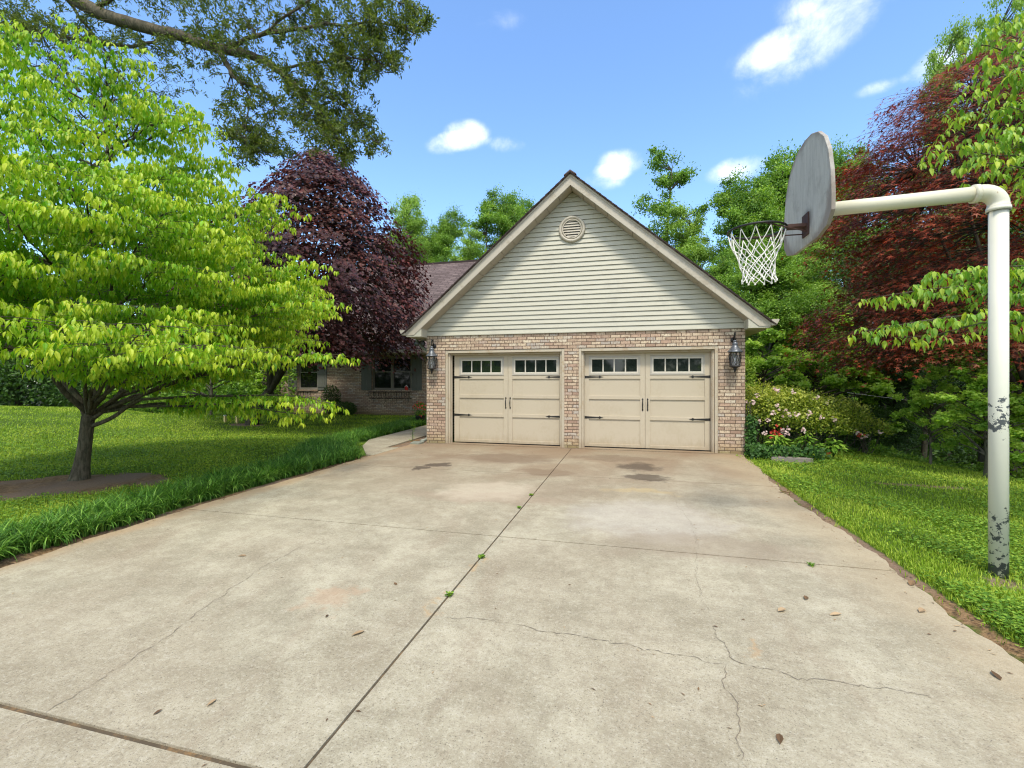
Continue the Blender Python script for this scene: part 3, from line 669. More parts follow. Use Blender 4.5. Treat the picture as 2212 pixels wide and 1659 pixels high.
# downspout at the left corner
mb = MB()
def rect(pts, a, b):
    for p, q in zip(pts[:-1], pts[1:]): mb.tube([p, q], a, 4)
mb.tube([(-5.08, 10.35, 2.54), (-5.05, 10.35, 2.44), (-4.86, 10.3, 2.28), (-4.70, 10.24, 2.18), (-4.69, 10.2, 2.05), (-4.69, 10.2, .12), (-4.72, 10.1, .06), (-4.78, 9.98, .04)], .042, 6)
P_(mb, 'downspout', ['drain'], smooth=True)

# door jambs
mb = MB()
for dx in (0, 3.11):
    x0, x1 = (-4.17, -1.36) if dx == 0 else (-1.05, 1.77)
    mb.box(x0+.002, x0+.06, YF+.012, YF+.21, -.01, 2.188); mb.box(x1-.06, x1-.002, YF+.012, YF+.21, -.01, 2.188); mb.box(x0+.062, x1-.062, YF+.012, YF+.21, 2.125, 2.188)
    mb.box(x0+.06, x0+.115, YF+.105, YF+.20, -.01, 2.123); mb.box(x1-.115, x1-.06, YF+.105, YF+.20, -.01, 2.123); mb.box(x0+.117, x1-.117, YF+.105, YF+.20, 2.085, 2.123)
    mb.box(x0+.06, x0+.10, YF+.06, YF+.104, -.01, 2.123); mb.box(x1-.10, x1-.06, YF+.06, YF+.104, -.01, 2.123)
P_(mb, 'door_frame', ['jamb'], bevel=.004)

# one garage door, then a copy
def make_door(xc):
    W2, z0, z1 = 1.325, .03, 2.11; Y0 = YF+.205
    mb = MB(); mb.box(xc-W2, xc+W2, Y0+.022, Y0+.05, z0, z1)
    for s in (-1, 1):      # the two leaves
        a, b = (xc-W2, xc-.004) if s < 0 else (xc+.004, xc+W2)
        sl_, sr_ = (.13, .10) if s < 0 else (.10, .13)
        mb.box(a, a+sl_, Y0, Y0+.022, z0, z1); mb.box(b-sr_, b, Y0, Y0+.022, z0, z1)
        for (u, v) in ((z0, .095), (.632, .71), (1.072, 1.15), (1.52, 1.605), (2.02, z1)):
            mb.box(a+sl_, b-sr_, Y0, Y0+.022, u+.001, v)
    d = mb.build('garage_door', ['door'], house, bevel=.003)
    kids = []
    for s in (-1, 1):
        a, b = (xc-W2+.13, xc-.104) if s < 0 else (xc+.104, xc+W2-.13)
        g = MB(); g.box(a+.03, b-.03, Y0+.004, Y0+.015, 1.64, 1.99); kids.append(g.build('window_glass', ['glass']))
        g = MB()
        za, zb = 1.608, 2.018
        for t_, yy in ((.035, Y0-.012), (.068, Y0-.004)):
            q = .0 if t_ < .05 else .035
            g.box(a+q, b-q, yy, Y0+.02 if q == 0 else Y0+.012, zb-t_, zb-q, 0 if q == 0 else 1); g.box(a+q, b-q, yy, Y0+.02 if q == 0 else Y0+.012, za+q, za+t_, 0 if q == 0 else 1)
            g.box(a+q, a+t_, yy+.0005, Y0+.012, za+t_, zb-t_, 0 if q == 0 else 1); g.box(b-t_, b-q, yy+.0005, Y0+.012, za+t_, zb-t_, 0 if q == 0 else 1)
        ww = (b-a-.136)
        for i in (1, 2, 3):
            xm = a+.068+ww*i/4; g.box(xm-.014, xm+.014, Y0-.003, Y0+.003, za+.069, zb-.069, 1)
        kids.append(g.build('window_frame', ['wframe', 'wmuntin'], bevel=.003))
        for zh in (1.565, .672):
            h = MB(); e = xc+s*(W2-.005); i = -s
            pts = [(0, .028), (.30, .011), (.335, .011), (.36, .03), (.385, .012), (.44, 0), (.385, -.012), (.36, -.03), (.335, -.011), (.30, -.011), (0, -.028)]
            P = [(e+i*u, Y0-.001, zh+v) for u, v in pts]
            h.prism(P if i > 0 else P[::-1], (0, -.007, 0)); kids.append(h.build('hinge', ['black']))
        h = MB(); xh = xc+s*.052
        h.tube([(xh, Y0-.004, 1.075), (xh, Y0-.03, 1.04), (xh, Y0-.042, .965), (xh, Y0-.03, .89), (xh, Y0-.004, .855)], [.007, .009, .012, .009, .007], 8)
        for zc, sg in ((1.075, 1), (.855, -1)):
            P = [(xh, zc+.035*sg), (xh+.018, zc), (xh, zc-.028*sg), (xh-.018, zc)]
            h.prism([(a_, Y0-.001, b_) for a_, b_ in P][::-sg], (0, -.006, 0))
        kids.append(h.build('handle', ['black']))
    for c in kids:
        c.parent = d; c.matrix_parent_inverse = Matrix.Translation(-Vector(house.location))
    return d, kids
d1, kids = make_door(-2.695)
d2 = d1.copy(); coll.objects.link(d2); d2.location.x += 3.048
for c in kids:
    e = c.copy(); coll.objects.link(e); e.parent = d2; e.matrix_parent_inverse = c.matrix_parent_inverse.copy()
mb = MB()
for xc in (-2.695, .353): mb.box(xc-1.3, xc+1.3, YF+.23, YF+.26, -.02, .028)
P_(mb, 'door_seal', ['black'])

# wing windows and shutters
for a, b, dbl in wins:
    mb = MB(); y0 = WY+.04
    mb.box(a, a+.05, y0, y0+.08, 1.072, 2.5); mb.box(b-.05, b, y0, y0+.08, 1.072, 2.5); mb.box(a+.05, b-.05, y0, y0+.08, 1.072, 1.13); mb.box(a+.05, b-.05, y0, y0+.08, 2.44, 2.5)
    if dbl: mb.box((a+b)/2-.045, (a+b)/2+.045, y0-.005, y0+.08, 1.13, 2.44)
    wd = mb.build('window', ['sash'], house)
    ss = MB(); lst = [(a+.05, b-.05)] if not dbl else [(a+.05, (a+b)/2-.045), ((a+b)/2+.045, b-.05)]
    gl = MB()
    for u, v in lst:
        ss.box(u, v, y0+.02, y0+.06, 1.84, 1.885); ss.box(u, v, y0+.03, y0+.06, 1.13, 1.165)
        ss.box(u, u+.03, y0+.03, y0+.06, 1.165, 1.84); ss.box(v-.03, v, y0+.03, y0+.06, 1.165, 1.84); ss.box(u, u+.03, y0+.04, y0+.06, 1.885, 2.44); ss.box(v-.03, v, y0+.04, y0+.06, 1.885, 2.44)
        gl.box(u, v, y0+.062, y0+.07, 1.13, 2.44)
    for nm, bb, mm in (('sash', ss, 'sash'), ('glass', gl, 'wglass')):
        c = bb.build(nm, [mm]); c.parent = wd; c.matrix_parent_inverse = Matrix.Translation(-Vector(house.location))
    for s in (-1, 1):
        e = a-.02 if s < 0 else b+.02; u, v = (e-.5, e) if s < 0 else (e, e+.48)
        mb = MB(); n = 4
        for i in range(n): mb.box(u+(v-u)*i/n+.004, u+(v-u)*(i+1)/n-.004, WY-.032, WY-.004, 1.06, 2.6)
        for zb_ in (1.18, 1.78, 2.42): mb.box(u+.006, v-.006, WY-.05, WY-.033, zb_, zb_+.10)
        P_(mb, 'shutter', ['shutter'])

# ------------------------------------------------------------------ wall lanterns, flood light, racks
def lantern(x, label):
    y = YF-.155; r0 = empty('wall_lantern', (x, YF, 1.75), label, 'lantern', 'black lanterns beside the garage doors')
    mb = MB(); mb.lathe((0, 0, 0), [(.0, .0), (.05, .0), (.055, .012), (.03, .03), (0, .03)], 14)
    mb.v = [(x+a, YF-c, 2.30+b) for a, b, c in mb.v]
    mb.tube([(x, YF-.02, 2.30), (x, YF-.07, 2.36), (x, YF-.12, 2.43), (x, YF-.155, 2.44), (x, YF-.17, 2.40), (x, YF-.155, 2.34), (x, YF-.155, 2.28)], .011, 8)
    mb.tube([(x, YF-.02, 2.27), (x, YF-.10, 2.29), (x, YF-.15, 2.30)], .008, 6)
    mb.build('bracket', ['black'], r0, smooth=True)
    n = 6
    mb = MB(); mb.lathe((x, y, 0), [(0, 2.29), (.028, 2.285), (.034, 2.26), (.022, 2.245), (.05, 2.235), (.052, 2.20), (.045, 2.185), (.06, 2.165), (.085, 2.12), (.128, 2.075), (.142, 2.06), (.142, 2.045), (.0, 2.045)], 24)
    mb.build('cap', ['steel'], r0, smooth=True)
    mb = MB()
    zt, zb_ = 2.045, 1.775; rt, rb = .118, .094
    cs = [(cos(RAD(30+60*i)), sin(RAD(30+60*i))) for i in range(n)]
    for i in range(n):
        (a, b), (c, d) = cs[i], cs[(i+1) % n]
        T0 = (x+rt*a, y+rt*b, zt); T1 = (x+rt*c, y+rt*d, zt); B0 = (x+rb*a, y+rb*b, zb_); B1 = (x+rb*c, y+rb*d, zb_)
        mb.tube([T0, B0], .0065, 5); mb.tube([T0, B1], .0035, 4); mb.tube([T1, B0], .0035, 4); mb.tube([B0, B1], .008, 5); mb.tube([T0, T1], .007, 5)
    mb.lathe((x, y, 0), [(0, 1.78), (.102, 1.78), (.108, 1.765), (.06, 1.745), (.03, 1.73), (.035, 1.71), (.02, 1.69), (.022, 1.672), (0, 1.64)], 18)
    mb.build('cage', ['black'], r0)
    mb = MB(); mb.lathe((x, y, 0), [(.082, 1.785), (.104, 2.04)], 6); mb.build('glass', ['lglass'], r0)
    mb = MB(); mb.lathe((x, y, 0), [(0, 1.78), (.012, 1.78), (.012, 1.86), (.0, 1.86)], 8); mb.lathe((x, y, 0), [(0.008, 1.86), (.016, 1.88), (.018, 1.91), (0, 1.95)], 10); mb.build('bulb', ['white'], r0, smooth=True)
lantern(-4.44, 'metal wall lantern with crossed wire cage on the narrow brick pier next to the walkway')
lantern(2.05, 'black wall lantern with crossed wire cage on the brick pier next to the azalea bush')

fl = empty('flood_light', (-4.9, 10.32, 2.49), 'twin bulb floodlight under the eave corner above the walkway', 'floodlight')
mb = MB(); mb.lathe((-4.9, 10.35, 2.47), [(0, .02), (.06, .02), (.06, 0), (0, 0)], 12); mb.build('base', ['white'], fl)
for dx in (-.08, .07):
    mb = MB(); mb.tube([(-4.9, 10.35, 2.47), (-4.9+dx*.5, 10.3, 2.44), (-4.9+dx, 10.22, 2.40), (-4.9+dx*1.2, 10.16, 2.36)], [.018, .022, .045, .058], 10); mb.build('lamp_head', ['steel'], fl, smooth=True)

def rack(x0, x1, label):
    y1 = WY-.005; y0 = y1-.22; r0 = empty('window_basket', ((x0+x1)/2, WY, .9), label, 'planter rack', 'iron planter racks under the wing windows')
    mb = MB()
    for z, dy in ((1.0, 0), (.72, .05)):
        mb.tube([(x0, y1, z), (x0+dy, y0+dy, z), (x1-dy, y0+dy, z), (x1, y1, z)], .010, 5)
    mb.build('rim', ['black'], r0)
    mb = MB(); n = int((x1-x0)/.12)
    for i in range(n+1):
        x = x0+(x1-x0)*i/n; mb.tube([(x, y0, 1.0), (x, y0+.01, .85), (x, y0+.05, .72), (x, y1, .68)], .007, 4)
        if i < n and i % 2 == 0:
            c = x+(x1-x0)/n/2; mb.tube([(c+.05*cos(t), y0-.003, .88+.08*sin(t)) for t in np.linspace(0, 2*pi, 10, endpoint=False)], .005, 4, closed=True)
    mb.build('bars', ['black'], r0)
    for x in np.linspace(x0+.15, x1-.15, 4):
        mb = MB(); mb.tube([(x, y1, 1.0), (x, y1-.02, .55), (x, y0+.08, .50)], .008, 4); mb.build('bracket', ['black'], r0)
rack(-10.95, -9.0, 'long black wrought iron planter rack below the double window near the garage')
rack(-14.75, -13.9, 'short black wrought iron planter rack below the single window behind the tree')

BHC = None
bh = empty('birdhouse', (-9.25, WY-.02, 1.07), 'small red and white birdhouse ornament in the corner of the double window', 'ornament')
mb = MB(); mb.prism([(-9.31, WY-.03, 1.07), (-9.19, WY-.03, 1.07), (-9.19, WY-.03, 1.2), (-9.25, WY-.03, 1.26), (-9.31, WY-.03, 1.2)], (0, .05, 0)); mb.build('box', ['red'], bh)
mb = MB(); mb.prism([(-9.33, WY-.035, 1.19), (-9.25, WY-.035, 1.265), (-9.17, WY-.035, 1.19), (-9.17, WY-.035, 1.21), (-9.25, WY-.035, 1.29), (-9.33, WY-.035, 1.21)][::-1], (0, .06, 0)); mb.build('roof', ['white'], bh)

# ------------------------------------------------------------------ basketball hoop
hoop = empty('basketball_hoop', (2.79, 4.37, 0), 'white pipe basketball hoop with grey fan backboard standing on the lawn edge', 'basketball hoop')
PX, PY = 2.79, 4.37; ez = 2.995
mb = MB(); mb.tube([(PX, PY, -.4), (PX, PY, 2.88)], .0575, 28)
mb.build('pole', ['pole'], hoop, smooth=True)
ad = norm(np.array((-1.0, .09, 0.0)))
mb = MB(); r = .105; pts = [np.array((PX, PY, 2.80)), np.array((PX, PY, 2.845))]
c0 = np.array((PX, PY, 2.85))+ad*r
for t in np.linspace(0, pi/2, 9): pts.append(c0-ad*r*cos(t)+np.array((0, 0, r*sin(t))))
pts.append(pts[-1]+ad*.05); k = len(pts)
mb.tube(pts, [.067, .067]+[.064]*(k-4)+[.065, .065], 24)
mb.tube([np.array((PX, PY, 2.80)), np.array((PX, PY, 2.83))], .072, 24); e = pts[-1]
mb.tube([e-ad*.03, e+ad*.005], .071, 24)
mb.build('elbow', ['pole'], hoop, smooth=True)
mb = MB(); mb.tube([e-ad*.02, e+ad*(PX-r-.05-1.53)], .0575, 22); mb.build('arm', ['pole'], hoop, smooth=True)
# fan backboard (outline in Y,z)
bx = 1.50; ol = [(-.28, -.44), (.28, -.44), (.46, -.40), (.545, -.31), (.55, -.18), (.535, .0), (.49, .18), (.41, .32), (.29, .42), (.15, .475), (0, .49), (-.15, .475), (-.29, .42), (-.41, .32), (-.49, .18), (-.535, .0), (-.55, -.18), (-.545, -.31), (-.46, -.36)]
ol[-1] = (-.46, -.40)
mb = MB(); mb.prism([(bx, 4.515+a, 3.10+b) for a, b in ol][::-1], (.03, 0, 0))
mb.build('backboard', ['board'], hoop, bevel=.004)
mb = MB(); mb.box(bx-.012, bx-.001, 4.40, 4.54, 2.74, 2.93); mb.box(bx-.16, bx-.012, 4.42, 4.52, 2.815, 2.84); 
for dy in (-.18, .18): mb.tube([(bx-.012, 4.47+dy*.25, 2.77), (bx-.38, 4.47+dy*1.15, 2.822)], .006, 5)
mb.build('rim_bracket', ['rust'], hoop)
mb = MB(); RX, RY, RR, RZ = 1.11, 4.49, .232, 2.825
mb.tube([(RX+RR*cos(t), RY+RR*sin(t), RZ) for t in np.linspace(0, 2*pi, 48, endpoint=False)], .0095, 8, closed=True)
for i in range(12):
    t = 2*pi*(i+.5)/12; mb.tube([(RX+RR*cos(t-.07), RY+RR*sin(t-.07), RZ-.006), (RX+(RR-.002)*cos(t), RY+(RR-.002)*sin(t), RZ-.028), (RX+RR*cos(t+.07), RY+RR*sin(t+.07), RZ-.006)], .003, 4)
mb.build('rim', ['black'], hoop, smooth=True)
mb = MB(); lev = [0, .13, .19, .245, .30, .35, .395, .435]; rads = [.228, .188, .165, .148, .137, .130, .130, .134]
nr = random.Random(8); grid = []
for l, (dz, rd) in enumerate(zip(lev, rads)):
    row = []
    for i in range(12):
        t = 2*pi*(i+.5*(l % 2)+(.5 if l == 0 else 0))/12 if l else 2*pi*(i+.5)/12
        if l: t = 2*pi*(i+.5+.5*(l % 2))/12
        sway = dz*dz*.35
        row.append(np.array((RX+rd*cos(t)+sway*.3+nr.gauss(0, .005)*(l > 0), RY+rd*sin(t)-sway*.2+nr.gauss(0, .005)*(l > 0), RZ-.02-dz+nr.gauss(0, .006)*(l > 0))))
    grid.append(row)
for l in range(len(lev)-1):
    for i in range(12):
        a = grid[l][i]
        j1, j2 = (i, (i-1) % 12) if l % 2 == 0 else ((i+1) % 12, i)
        for j in (j1, j2):
            b = grid[l+1][j]; mid = (a+b)/2+np.array((0, 0, -.008 if l == 0 else -.002)); mb.tube([a, mid, b], .0042, 5, cap=False)
for i in range(12): mb.tube([grid[-1][i]+np.array((0, 0, .008)), grid[-1][i]-np.array((0, 0, .012))], .008, 5)
mb.build('net', ['rope'], hoop)

# ------------------------------------------------------------------ trees
def whorls(rng, nodes, ups, nl=(4, 7), size=.11, droop=.75, young=.5):
    """drooping leaf whorls at nodes; returns P,D,N,S,Y"""
    P = []; D = []; N = []; S = []; Y = []
    k = rng.integers(nl[0], nl[1], len(nodes)); idx = np.repeat(np.arange(len(nodes)), k); n = len(idx)
    az = rng.random(n)*2*pi; h = np.stack([np.cos(az), np.sin(az), np.zeros(n)], 1)
    dr_ = np.clip(rng.normal(droop, .22, n), .05, 1.4)[:, None]
    D = norm(h+np.array((0, 0, -1.))*dr_*1.5); N = norm(h*dr_+np.array((0, 0, 1.))*.8+rng.normal(size=(n, 3))*.18)
    P = nodes[idx]+h*.012+rng.normal(size=(n, 3))*.012
    S = size*rng.uniform(.55, 1.3, n); Y = np.clip(ups[idx]*young+rng.normal(0, .18, n), 0, 1)*(rng.random(n) < .85)
    return P, D, N, S, Y
def plate(rng, tb, curve, width, spacing, bark_r):
    """side twigs in a flat plate along a limb; returns node positions and outerness"""
    L = np.linalg.norm(np.diff(curve, axis=0), axis=1).sum(); n = len(curve)
    nodes = []; ups = []
    steps = int(L/spacing*1.0)
    for i in range(steps):
        u = .30+.70*(i+rng.random()*.5)/steps; f = u*(n-1); j = min(int(f), n-2); p = curve[j]+(curve[j+1]-curve[j])*(f-j)
        d = norm(curve[j+1]-curve[j]); side = norm(np.cross(d, (0, 0, 1.)))
        wdt = width*np.sin(np.clip((u-.22)/.78, .02, 1)*pi*.82)**.8*rng.uniform(.6, 1.1)+.04
        s = 1 if i % 2 else -1
        tip = p+(side*s*.85+d*.55)*wdt+np.array((0, 0, rng.normal(-.02, .03)-.10*wdt))
        mid = (p+tip)/2+np.array((0, 0, .05*wdt+.01))
        tw = bez(p, mid, tip, 4)
        if wdt > .12: tb.tube(tw, [bark_r*.5, bark_r*.4, bark_r*.25, .0015], 3, cap=False)
        m = max(1, int(wdt/spacing))
        for q in range(m):
            v = (q+1)/m; g = v*3; jj = min(int(g), 2); nodes.append(tw[jj]+(tw[jj+1]-tw[jj])*(g-jj)+rng.normal(size=3)*.02); ups.append(u*.5+.5*v)
    nodes.append(curve[-1]); ups.append(1)
    return nodes, ups

# --- the dogwood in the lawn
rng = np.random.default_rng(11)
TB = np.array((-8.12, 5.12, 0.0)); TB[2] = float(terr(TB[0], TB[1]))
dog = empty('dogwood_tree', TB, 'bright green layered dogwood tree rising from a bare earth ring in the lawn', 'tree')
tb = MB()
top = TB+np.array((.25, .1, 6.2))
def polyr(pts, r0, r1, n, k=10):
    P = [np.array(p, float) for p in pts]; out = []
    for i in range(len(P)-1):
        p0, p1, p2, p3 = P[max(i-1, 0)], P[i], P[i+1], P[min(i+2, len(P)-1)]
        for t in np.linspace(0, 1, n, endpoint=False):
            out.append(.5*((2*p1)+(-p0+p2)*t+(2*p0-5*p1+4*p2-p3)*t*t+(-p0+3*p1-3*p2+p3)*t**3))
    out.append(P[-1]); m = len(out); return out, [r0+(r1-r0)*i/(m-1) for i in range(m)]
RV = norm(np.array((CT, ST, 0))); FV = np.array((-ST, CT, 0)); UP = np.array((0, 0, 1.))
trunk_pts = [TB+UP*-.3, TB+RV*.0+UP*.0, TB+RV*.07+UP*.45, TB+RV*.13+UP*.95]
o_, r_ = polyr(trunk_pts, .19, .125, 5); r_[5] = .2; r_[0] = .28
for i in range(len(o_)):
    zz = o_[i][2]-TB[2]; r_[i] = .082+.05*math.exp(-max(zz, 0)*4.5)+(.03 if zz < 0 else 0)
tb.tube(o_, r_, 14)
fork = TB+RV*.13+UP*.9
leaders = [([fork, fork+RV*.12+UP*.5, fork+RV*.18+UP*1.3, fork+RV*.1+UP*2.6, fork+RV*.3+UP*4.0, fork+RV*.15+UP*5.4], .066, .010),
           ([fork, fork-RV*.25+UP*.45, fork-RV*.9+UP*1.0-FV*.1, fork-RV*1.7+UP*1.35-FV*.2, fork-RV*2.9+UP*1.7], .055, .018),
           ([fork+UP*.35+RV*.05, fork-RV*.2+UP*.9+FV*.4, fork-RV*.6+UP*2.0+FV*.7, fork-RV*.8+UP*3.6+FV*.9], .045, .01),
           ([fork+RV*.05, fork+RV*.45+UP*.35, fork+RV*.6+UP*1.0+FV*.1, fork+RV*.65+UP*1.5], .034, .02),
           ([fork-UP*.1+RV*.05, fork+RV*.4+UP*.05, fork+RV*1.0+UP*.45-FV*.05, fork+RV*1.9+UP*.75, fork+RV*2.9+UP*.9-FV*.3], .034, .012),
           ([fork+UP*.1, fork+UP*.6-FV*.5, fork+UP*1.6-FV*1.1+RV*.2, fork+UP*2.6-FV*1.4+RV*.3], .045, .012)]
for pts, a, b in leaders:
    o_, r_ = polyr(pts, a, b, 4); tb.tube(o_, r_, 9)
prof_z = np.array([2.3, 2.8, 3.3, 4.0, 4.4, 4.8, 5.4, 6.2, 6.8]); prof_r = np.array([3.15, 3.2, 3.0, 2.75, 2.3, 1.75, 1.75, 1.35, .5])
nodes = []; ups = []
def limb(start, tip, rad, width, sp, sag=.0, arch=.35):
    mid = (start+tip)/2+UP*(arch*np.linalg.norm(tip-start)*.3)-UP*sag
    c = bez(start, mid, tip, 10); c[1:-1] += rng.normal(size=(8, 3))*.025
    tb.tube(c, list(np.linspace(rad, .004, 10)), 6, cap=False)
    a, b = plate(rng, tb, c, width, sp, rad*.35); nodes.extend(a); ups.extend(b)
tiers = np.arange(2.40, 6.6, .47)
for ti, tz in enumerate(tiers):
    R = np.interp(tz, prof_z, prof_r); nn = max(5, int(13*R/3.5)+1); ph = rng.random()*6
    for i in range(nn):
        az = ph+2*pi*(i+rng.uniform(-.3, .3))/nn; d = RV*cos(az)+FV*sin(az)
        rr_ = R*rng.uniform(.74, 1.04); z = tz+rng.normal(0, .045)
        tip = TB+RV*.15+d*rr_+UP*(z-TB[2]-rng.uniform(0, .12)*R/3)
        st_z = max(1.35, z-.26*rr_-.15)
        start = TB+RV*(.13+.05*st_z)+UP*(st_z-TB[2])+d*.06
        limb(start, tip, .022*rr_/3.5+.006, .34*rr_+.1, .079)
for (px, py, Z, wdt) in [(738, 765, 6.9, .6), (716, 872, 6.9, .6), (650, 895, 7.2, .7), (560, 885, 7.7, .5), (520, 800, 8.0, .6), (705, 645, 6.8, .7), (680, 570, 6.9, .6), (625, 440, 7.0, .6), (560, 420, 7.2, .5), (440, 265, 7.0, .5), (455, 745, 4.6, .8), (330, 700, 4.5, .9), (130, 690, 4.4, .9), (560, 750, 6.3, .7), (660, 735, 7.2, .7), (450, 700, 5.6, .9), (250, 740, 4.7, .7),
                          (110, 75, 6.6, .45), (60, 130, 6.5, .5), (430, 245, 6.9, .5), (240, 150, 6.8, .5), (340, 230, 6.8, .5), (740, 940, 8.4, .0)]:
    if wdt == 0: continue
    tip = at(px, py, Z); d = tip-TB; d[2] = 0; d = norm(d); st = TB+RV*.13+UP*max(1.0, (tip[2]-.35*np.linalg.norm((tip-TB)[:2])))+d*.1
    limb(st, tip, .03, wdt, .115)
NODES = np.array(nodes); UPS = np.array(ups)
P, D, N, S, Y = whorls(rng, NODES, np.clip((UPS-.35)*1.8, 0, 1), (5, 9), .083, 1.05, .72)
print('dogwood leaves', len(P))
q_ = .5+.5*np.sin(P[:, 0]*3.1+P[:, 2]*2.3)*np.sin(P[:, 1]*2.7-P[:, 2]*1.9)
leafmesh('crown', T_DOG, P, D, N, S, 'dogleaf', dog, Y, rng, np.clip(q_*.5+rng.normal(.25, .22, len(P)), 0, 1))
tb.build('trunk', ['bark_dog'], dog, smooth=True)

# --- dogwood branches reaching in from the right
rng = np.random.default_rng(21)
RB = at(2750, 1300, 4.2); RB[2] = float(terr(RB[0], RB[1]))
dog2 = empty('dogwood_tree', RB, 'pale green dogwood whose branches hang in beside the hoop pole from the edge', 'tree')
tb = MB(); o_, r_ = polyr([RB-UP*.3, RB+UP*.8, RB+UP*2.0-RV*.1, RB+UP*3.6-RV*.2, RB+UP*5.2], .14, .03, 5); tb.tube(o_, r_, 10)
nodes = []; ups = []
for (px, py, Z, wdt, hz) in [(1868, 715, 4.35, .22, 1.7), (1935, 730, 4.5, .12, 1.8), (1905, 640, 4.5, .22, 1.9), (2000, 600, 4.5, .26, 1.9), (2110, 575, 4.4, .30, 2.1), (2225, 640, 4.3, .35, 1.6), (2200, 560, 4.6, .3, 2.0), (2260, 700, 4.2, .3, 1.5),
                              (2012, 325, 4.6, .20, 2.8), (2060, 270, 4.7, .26, 2.9), (2065, 210, 4.8, .22, 3.0), (2110, 350, 4.3, .22, 2.6), (2140, 300, 4.5, .3, 2.7), (2085, 95, 5.0, .25, 3.4), (2120, 150, 4.8, .3, 3.2), (2150, 60, 5.0, .3, 3.6), (2180, 230, 4.5, .3, 3.0), (2200, 130, 4.6, .35, 3.2), (2210, 380, 4.2, .25, 2.4), (2210, 30, 5.1, .3, 3.8), (2250, 260, 4.4, .4, 3.0), (2300, 400, 4.4, .4, 2.6)]:
    tip = at(px, py, Z); st = RB+UP*hz; limb(st, tip, .016, wdt, .082, arch=.5)
NODES = np.array(nodes); UPS = np.array(ups)
P, D, N, S, Y = whorls(rng, NODES, np.clip((UPS-.5)*1.4, 0, 1), (4, 8), .082, .9, .55)
leafmesh('crown', T_DOG, P, D, N, S, 'dogleaf2', dog2, Y, rng); tb.build('trunk', ['bark_dog'], dog2, smooth=True)
print('dog2', len(P))

# --- oak limb overhead
rng = np.random.default_rng(31)
OB = at(-420, 900, 12.5); OB[2] = float(terr(OB[0], OB[1]))
oak = empty('oak_tree', OB, 'tall oak reaching a thick bare limb and hanging dark leafy twigs over the dogwood', 'tree')
tb = MB()
o_, r_ = polyr([OB-UP*.5, OB+UP*2, OB+UP*5+RV*.2, OB+UP*9+RV*.4, OB+UP*13], .55, .2, 5); tb.tube(o_, r_, 14)
pl = [([OB+UP*8.0+RV*.3, at(-150, -230, 11.6), at(0, -90, 11), at(120, -30, 10.6), at(200, 20, 10.4), at(270, 48, 10.2), at(370, 72, 10), at(480, 106, 9.8), at(545, 120, 9.7), at(600, 150, 9.6), at(640, 190, 9.5), at(690, 245, 9.4), at(730, 290, 9.3), at(745, 330, 9.2)], .20, .012),
      ([at(468, 104, 9.8), at(485, 130, 9.75), at(505, 165, 9.7), at(540, 185, 9.6), at(570, 195, 9.5), at(590, 225, 9.45)], .065, .02),
      ([at(500, 165, 9.7), at(540, 210, 9.6), at(530, 270, 9.5), at(535, 330, 9.4)], .02, .006),
      ([at(640, 190, 9.5), at(720, 215, 9.3), at(800, 280, 9.2), at(830, 325, 9.2)], .025, .006),
      ([at(370, 72, 10), at(300, 100, 10.3), at(200, 90, 10.8), at(60, 65, 11.2), at(-60, 45, 11.5)], .03, .04),
      ([at(480, 106, 9.8), at(580, 70, 9.5), at(700, 55, 9.2), at(820, 50, 9.0), at(900, 70, 8.9)], .05, .008),
      ([at(560, 80, 9.5), at(640, 20, 9.2), at(760, -30, 9.0), at(880, 10, 9)], .03, .008),
      ([at(600, 150, 9.6), at(700, 130, 9.3), at(800, 130, 9.1), at(850, 160, 9)], .03, .006),
      ([at(200, 20, 10.4), at(300, -30, 10), at(450, -60, 9.6), at(650, -90, 9.3)], .05, .01),
      ([at(120, -30, 10.6), at(190, 60, 11), at(260, 160, 11.4), at(330, 260, 11.6)], .04, .01)]
skel = []
for pts, a, b in pl:
    o_, r_ = polyr(pts, a, b, 5); o_ = [p+rng.normal(size=3)*.015 for p in o_]; tb.tube(o_, r_, 9); skel += o_[4:]
skel = np.array(skel)
ell = [(250, 30, 260, 60, 160, 10.6), (560, 40, 170, 55, 150, 9.6), (800, 40, 130, 55, 170, 9.1), (790, 115, 90, 60, 130, 9.1), (660, 150, 150, 80, 200, 9.4), (700, 215, 110, 75, 170, 9.3), (760, 290, 65, 55, 95, 9.2),
       (635, 285, 85, 50, 90, 9.4), (520, 245, 60, 80, 90, 9.6), (575, 320, 60, 40, 45, 9.5), (520, 320, 50, 40, 40, 9.6), (30, 50, 60, 60, 90, 11.3), (420, 110, 90, 60, 50, 10.1), (130, 60, 110, 50, 60, 10.8), (260, 190, 200, 110, 170, 11.5), (330, 80, 120, 30, 40, 10.3), (900, 50, 36, 45, 30, 9.0), (815, 320, 24, 16, 10, 9.2), (745, 335, 20, 22, 14, 9.2), (-150, 60, 200, 200, 200, 12), (500, -80, 400, 60, 120, 9.4)]
nodes = []; dirs = []
